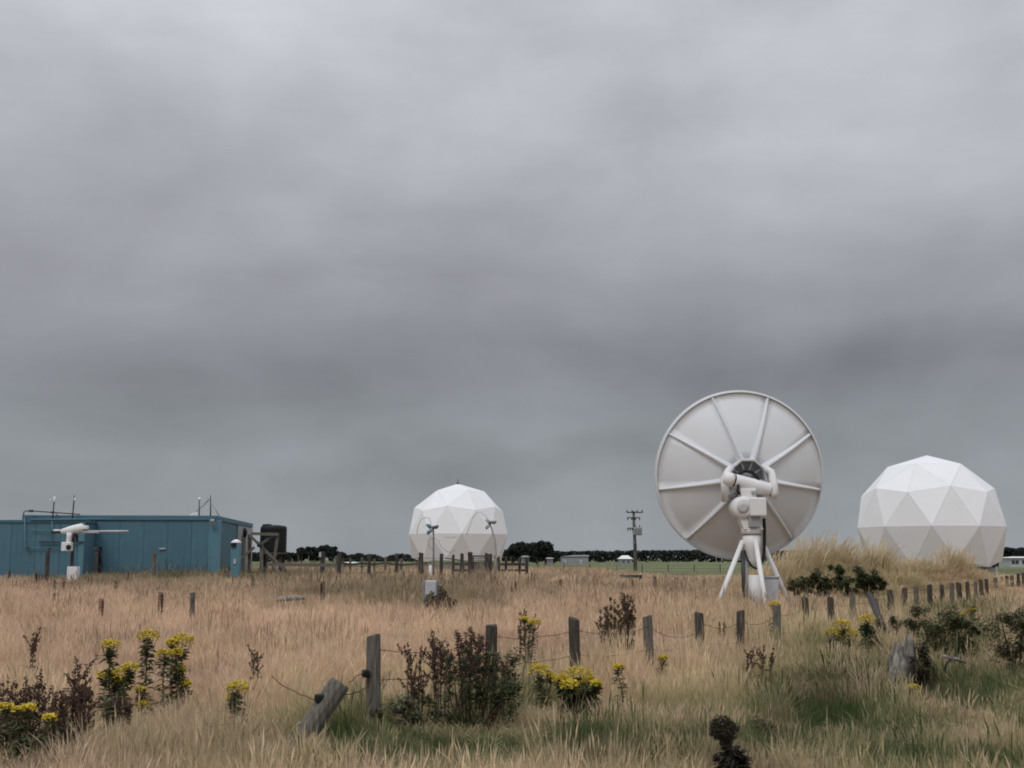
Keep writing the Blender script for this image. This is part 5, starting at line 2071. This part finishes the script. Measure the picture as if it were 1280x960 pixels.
def build_grass():
    fine = [clump('tuft_fine', 70, .30, .16, .46, .0055, .30, .012, k) for k in (1, 2, 3)]
    leafy = [clump('tuft_leafy', 70, .22, .12, .36, .007, .45, 0, k) for k in (4, 5)]
    stalky = [clump('tuft_stalky', 16, .22, .34, .66, .006, .18, .016, k) for k in (6, 7)]
    far = [clump('tuft_wide', 96, .55, .22, .46, .018, .25, .026, k) for k in (8, 9)]
    bunch = [clump('tuft_bunch', 75, .13, .26, .62, .0056, .42, .012, k) for k in (14, 15, 16)]
    allc = fine + leafy + stalky + far + bunch           # picked in order of name, so give the names an order
    for i, c in enumerate(allc):
        c.name = 'tuft_%s' % 'abcdefghijkl'[i]
    xs, ys, kd, sc = [], [], [], []
    for (a, b, dn, grp, s0, s1) in ((9.3, 15, 42, 'near', .6, .95), (15, 26, 19, 'near', .8, 1.15), (26, 46, 7.0, 'near', 1.0, 1.35),
                                    (40, 72, 3.2, 'far', .85, 1.2), (72, 112, 2.0, 'far', 1.0, 1.35)):
        x, y = sample(a, b, dn)
        n = len(x)
        k = RNG.integers(0, 3, n) if grp == 'near' else RNG.integers(7, 9, n)
        xs.append(x); ys.append(y); kd.append(k); sc.append(RNG.uniform(s0, s1, n))
    x, y, k, s = (np.concatenate(q) for q in (xs, ys, kd, sc))
    keep = np.ones(len(x), bool)
    for (a, b, c, d) in CLEAR:
        keep &= ~((x > a) & (x < b) & (y > c) & (y < d))
    x, y, k, s = x[keep], y[keep], k[keep], s[keep]
    z = H(x, y)
    g, straw, px, py = tint_at(x, y, z)
    n = len(x)
    big = vnoise(x, y, .16, 3.1)
    med = vnoise(x, y, .55, 9.7)
    g = g * np.clip(1 + 1.5 * med + .9 * vnoise(x, y, 1.3, 40.1), .1, 1.7) + .20 * np.maximum(0, big) * sm(780, 900, py) + .22 * np.maximum(-.3, med) * sm(740, 880, py)
    near = k < 3
    fine_n = vnoise(x, y, 1.5, 21.3)
    br = np.zeros(n)
    for (cx, cy, sx, sy, a) in BROWN:
        br += a * np.exp(-((px - cx) / sx) ** 2 - ((py - cy) / sy) ** 2)
    keep_h = np.ones(n)
    for (ax_, ay_, r_, f_) in AVOID:
        d = np.hypot((x - ax_) / r_, np.where(y < ay_, (y - ay_) / (r_ * 2.4), (y - ay_) / r_))
        keep_h = np.minimum(keep_h, f_ + (1 - f_) * sm(.7, 1.25, d))
    fl = np.array(FENCE_LINE)
    fy = np.interp(x, fl[:, 0], fl[:, 1], left=-99, right=-99)
    fence_tall = 1 + .45 * np.exp(-((y - fy + .5) / 1.3) ** 2) * (y < 45)
    mo = on_mound(x, y)
    u = RNG.uniform(size=n)
    k = np.where(near & (u < np.clip(g * 1.1, .03, .85)), RNG.integers(3, 5, n), k)
    u = RNG.uniform(size=n)
    k = np.where(near & (k < 3) & (u < .10 + .15 * sm(830, 930, py)), RNG.integers(5, 7, n), k)
    u = RNG.uniform(size=n)
    k = np.where(near & (u < np.clip(.05 + .22 * fine_n + .10 * med, .005, .3) * (.35 + .65 * sm(770, 850, py))), RNG.integers(9, 12, n), k)
    t = .08 + .5 * np.maximum(br, 0) + straw + g * .9 + RNG.normal(0, .07, n) + .09 * big + .05 * med
    t = np.where((k >= 3) & (k < 5), t + .16, t)
    t = np.where(k >= 9, np.minimum(t * .8, .62), t)
    t = np.where(mo > .5, np.clip(.36 + .12 * med + g * .8, .2, .9), t)
    sh = np.clip(1.04 + RNG.normal(0, .12, n) + .18 * med + .16 * fine_n * sm(720, 860, py) - br * 1.25, .4, 1.4)
    hz = s * np.clip(1 + .35 * big + .42 * med + .35 * fine_n + RNG.normal(0, .10, n), .45, 1.6) * np.where(keep_h > .9, fence_tall, 1) * keep_h * np.where(br > .12, 1.15, 1)
    hz = np.where(mo > .5, hz * 1.25, hz)
    u = RNG.uniform(size=n)
    dark = (u < np.where(y > 20, .11 + .10 * np.clip(big, -1, 1) + .25 * np.maximum(br, 0), .05)) & (k < 9) & (mo < .5)
    sx = s.copy()
    far_d = dark & (y > 20)
    k = np.where(dark, RNG.integers(5, 7, n), k)
    sx = np.where(far_d, s * np.clip(y / 26, .9, 2.2), sx)
    hz = np.where(dark, hz * RNG.uniform(.95, 1.35, n), hz)
    sh = np.where(dark, sh * RNG.uniform(.38, .72, n), sh)
    scl = np.stack([sx, sx, hz], -1)
    rot = np.stack([RNG.normal(0, .06, n), RNG.normal(.04, .06, n), RNG.uniform(0, 6.28, n)], -1)
    scatter('dry_grass', 'tall tan dry grass covering the rough ground in front of the fence and dish', 'grass', allc,
            np.stack([x, y, z - .02], -1), rot, scl, k, np.clip(t, 0, 1), sh)
    # long arching tussock grass on the mound
    tus = [clump('tussock_%d' % i, 130, .34, .45, 1.0, .016, .55, .04, 20 + i) for i in range(3)]
    xs, ys = RNG.uniform(8, 31, 9000), RNG.uniform(51, 68, 9000)
    mo = on_mound(xs, ys)
    keep = RNG.uniform(size=9000) < np.clip((mo - .15) * 1.5, 0, 1) * .5
    x, y = xs[keep], ys[keep]
    n = len(x)
    z = H(x, y)
    g, straw, px, py = tint_at(x, y, z)
    s = RNG.uniform(.65, 1.05, n)
    med = vnoise(x, y, .5, 5.5)
    scatter('tussock_grass', 'long straw coloured tussock grass on the mound before the right dome', 'grass', tus, np.stack([x, y, z - .03], -1),
            np.stack([RNG.normal(0, .08, n), RNG.normal(.18, .1, n), RNG.normal(0, .5, n)], -1), np.stack([s, s, s * np.clip(1 + .4 * med, .6, 1.4)], -1),
            RNG.integers(0, 3, n), np.clip(.34 + .10 * med + .55 * g + RNG.normal(0, .04, n), .15, .85), np.clip(1 + .12 * med + RNG.normal(0, .08, n), .7, 1.3))


build_grass()
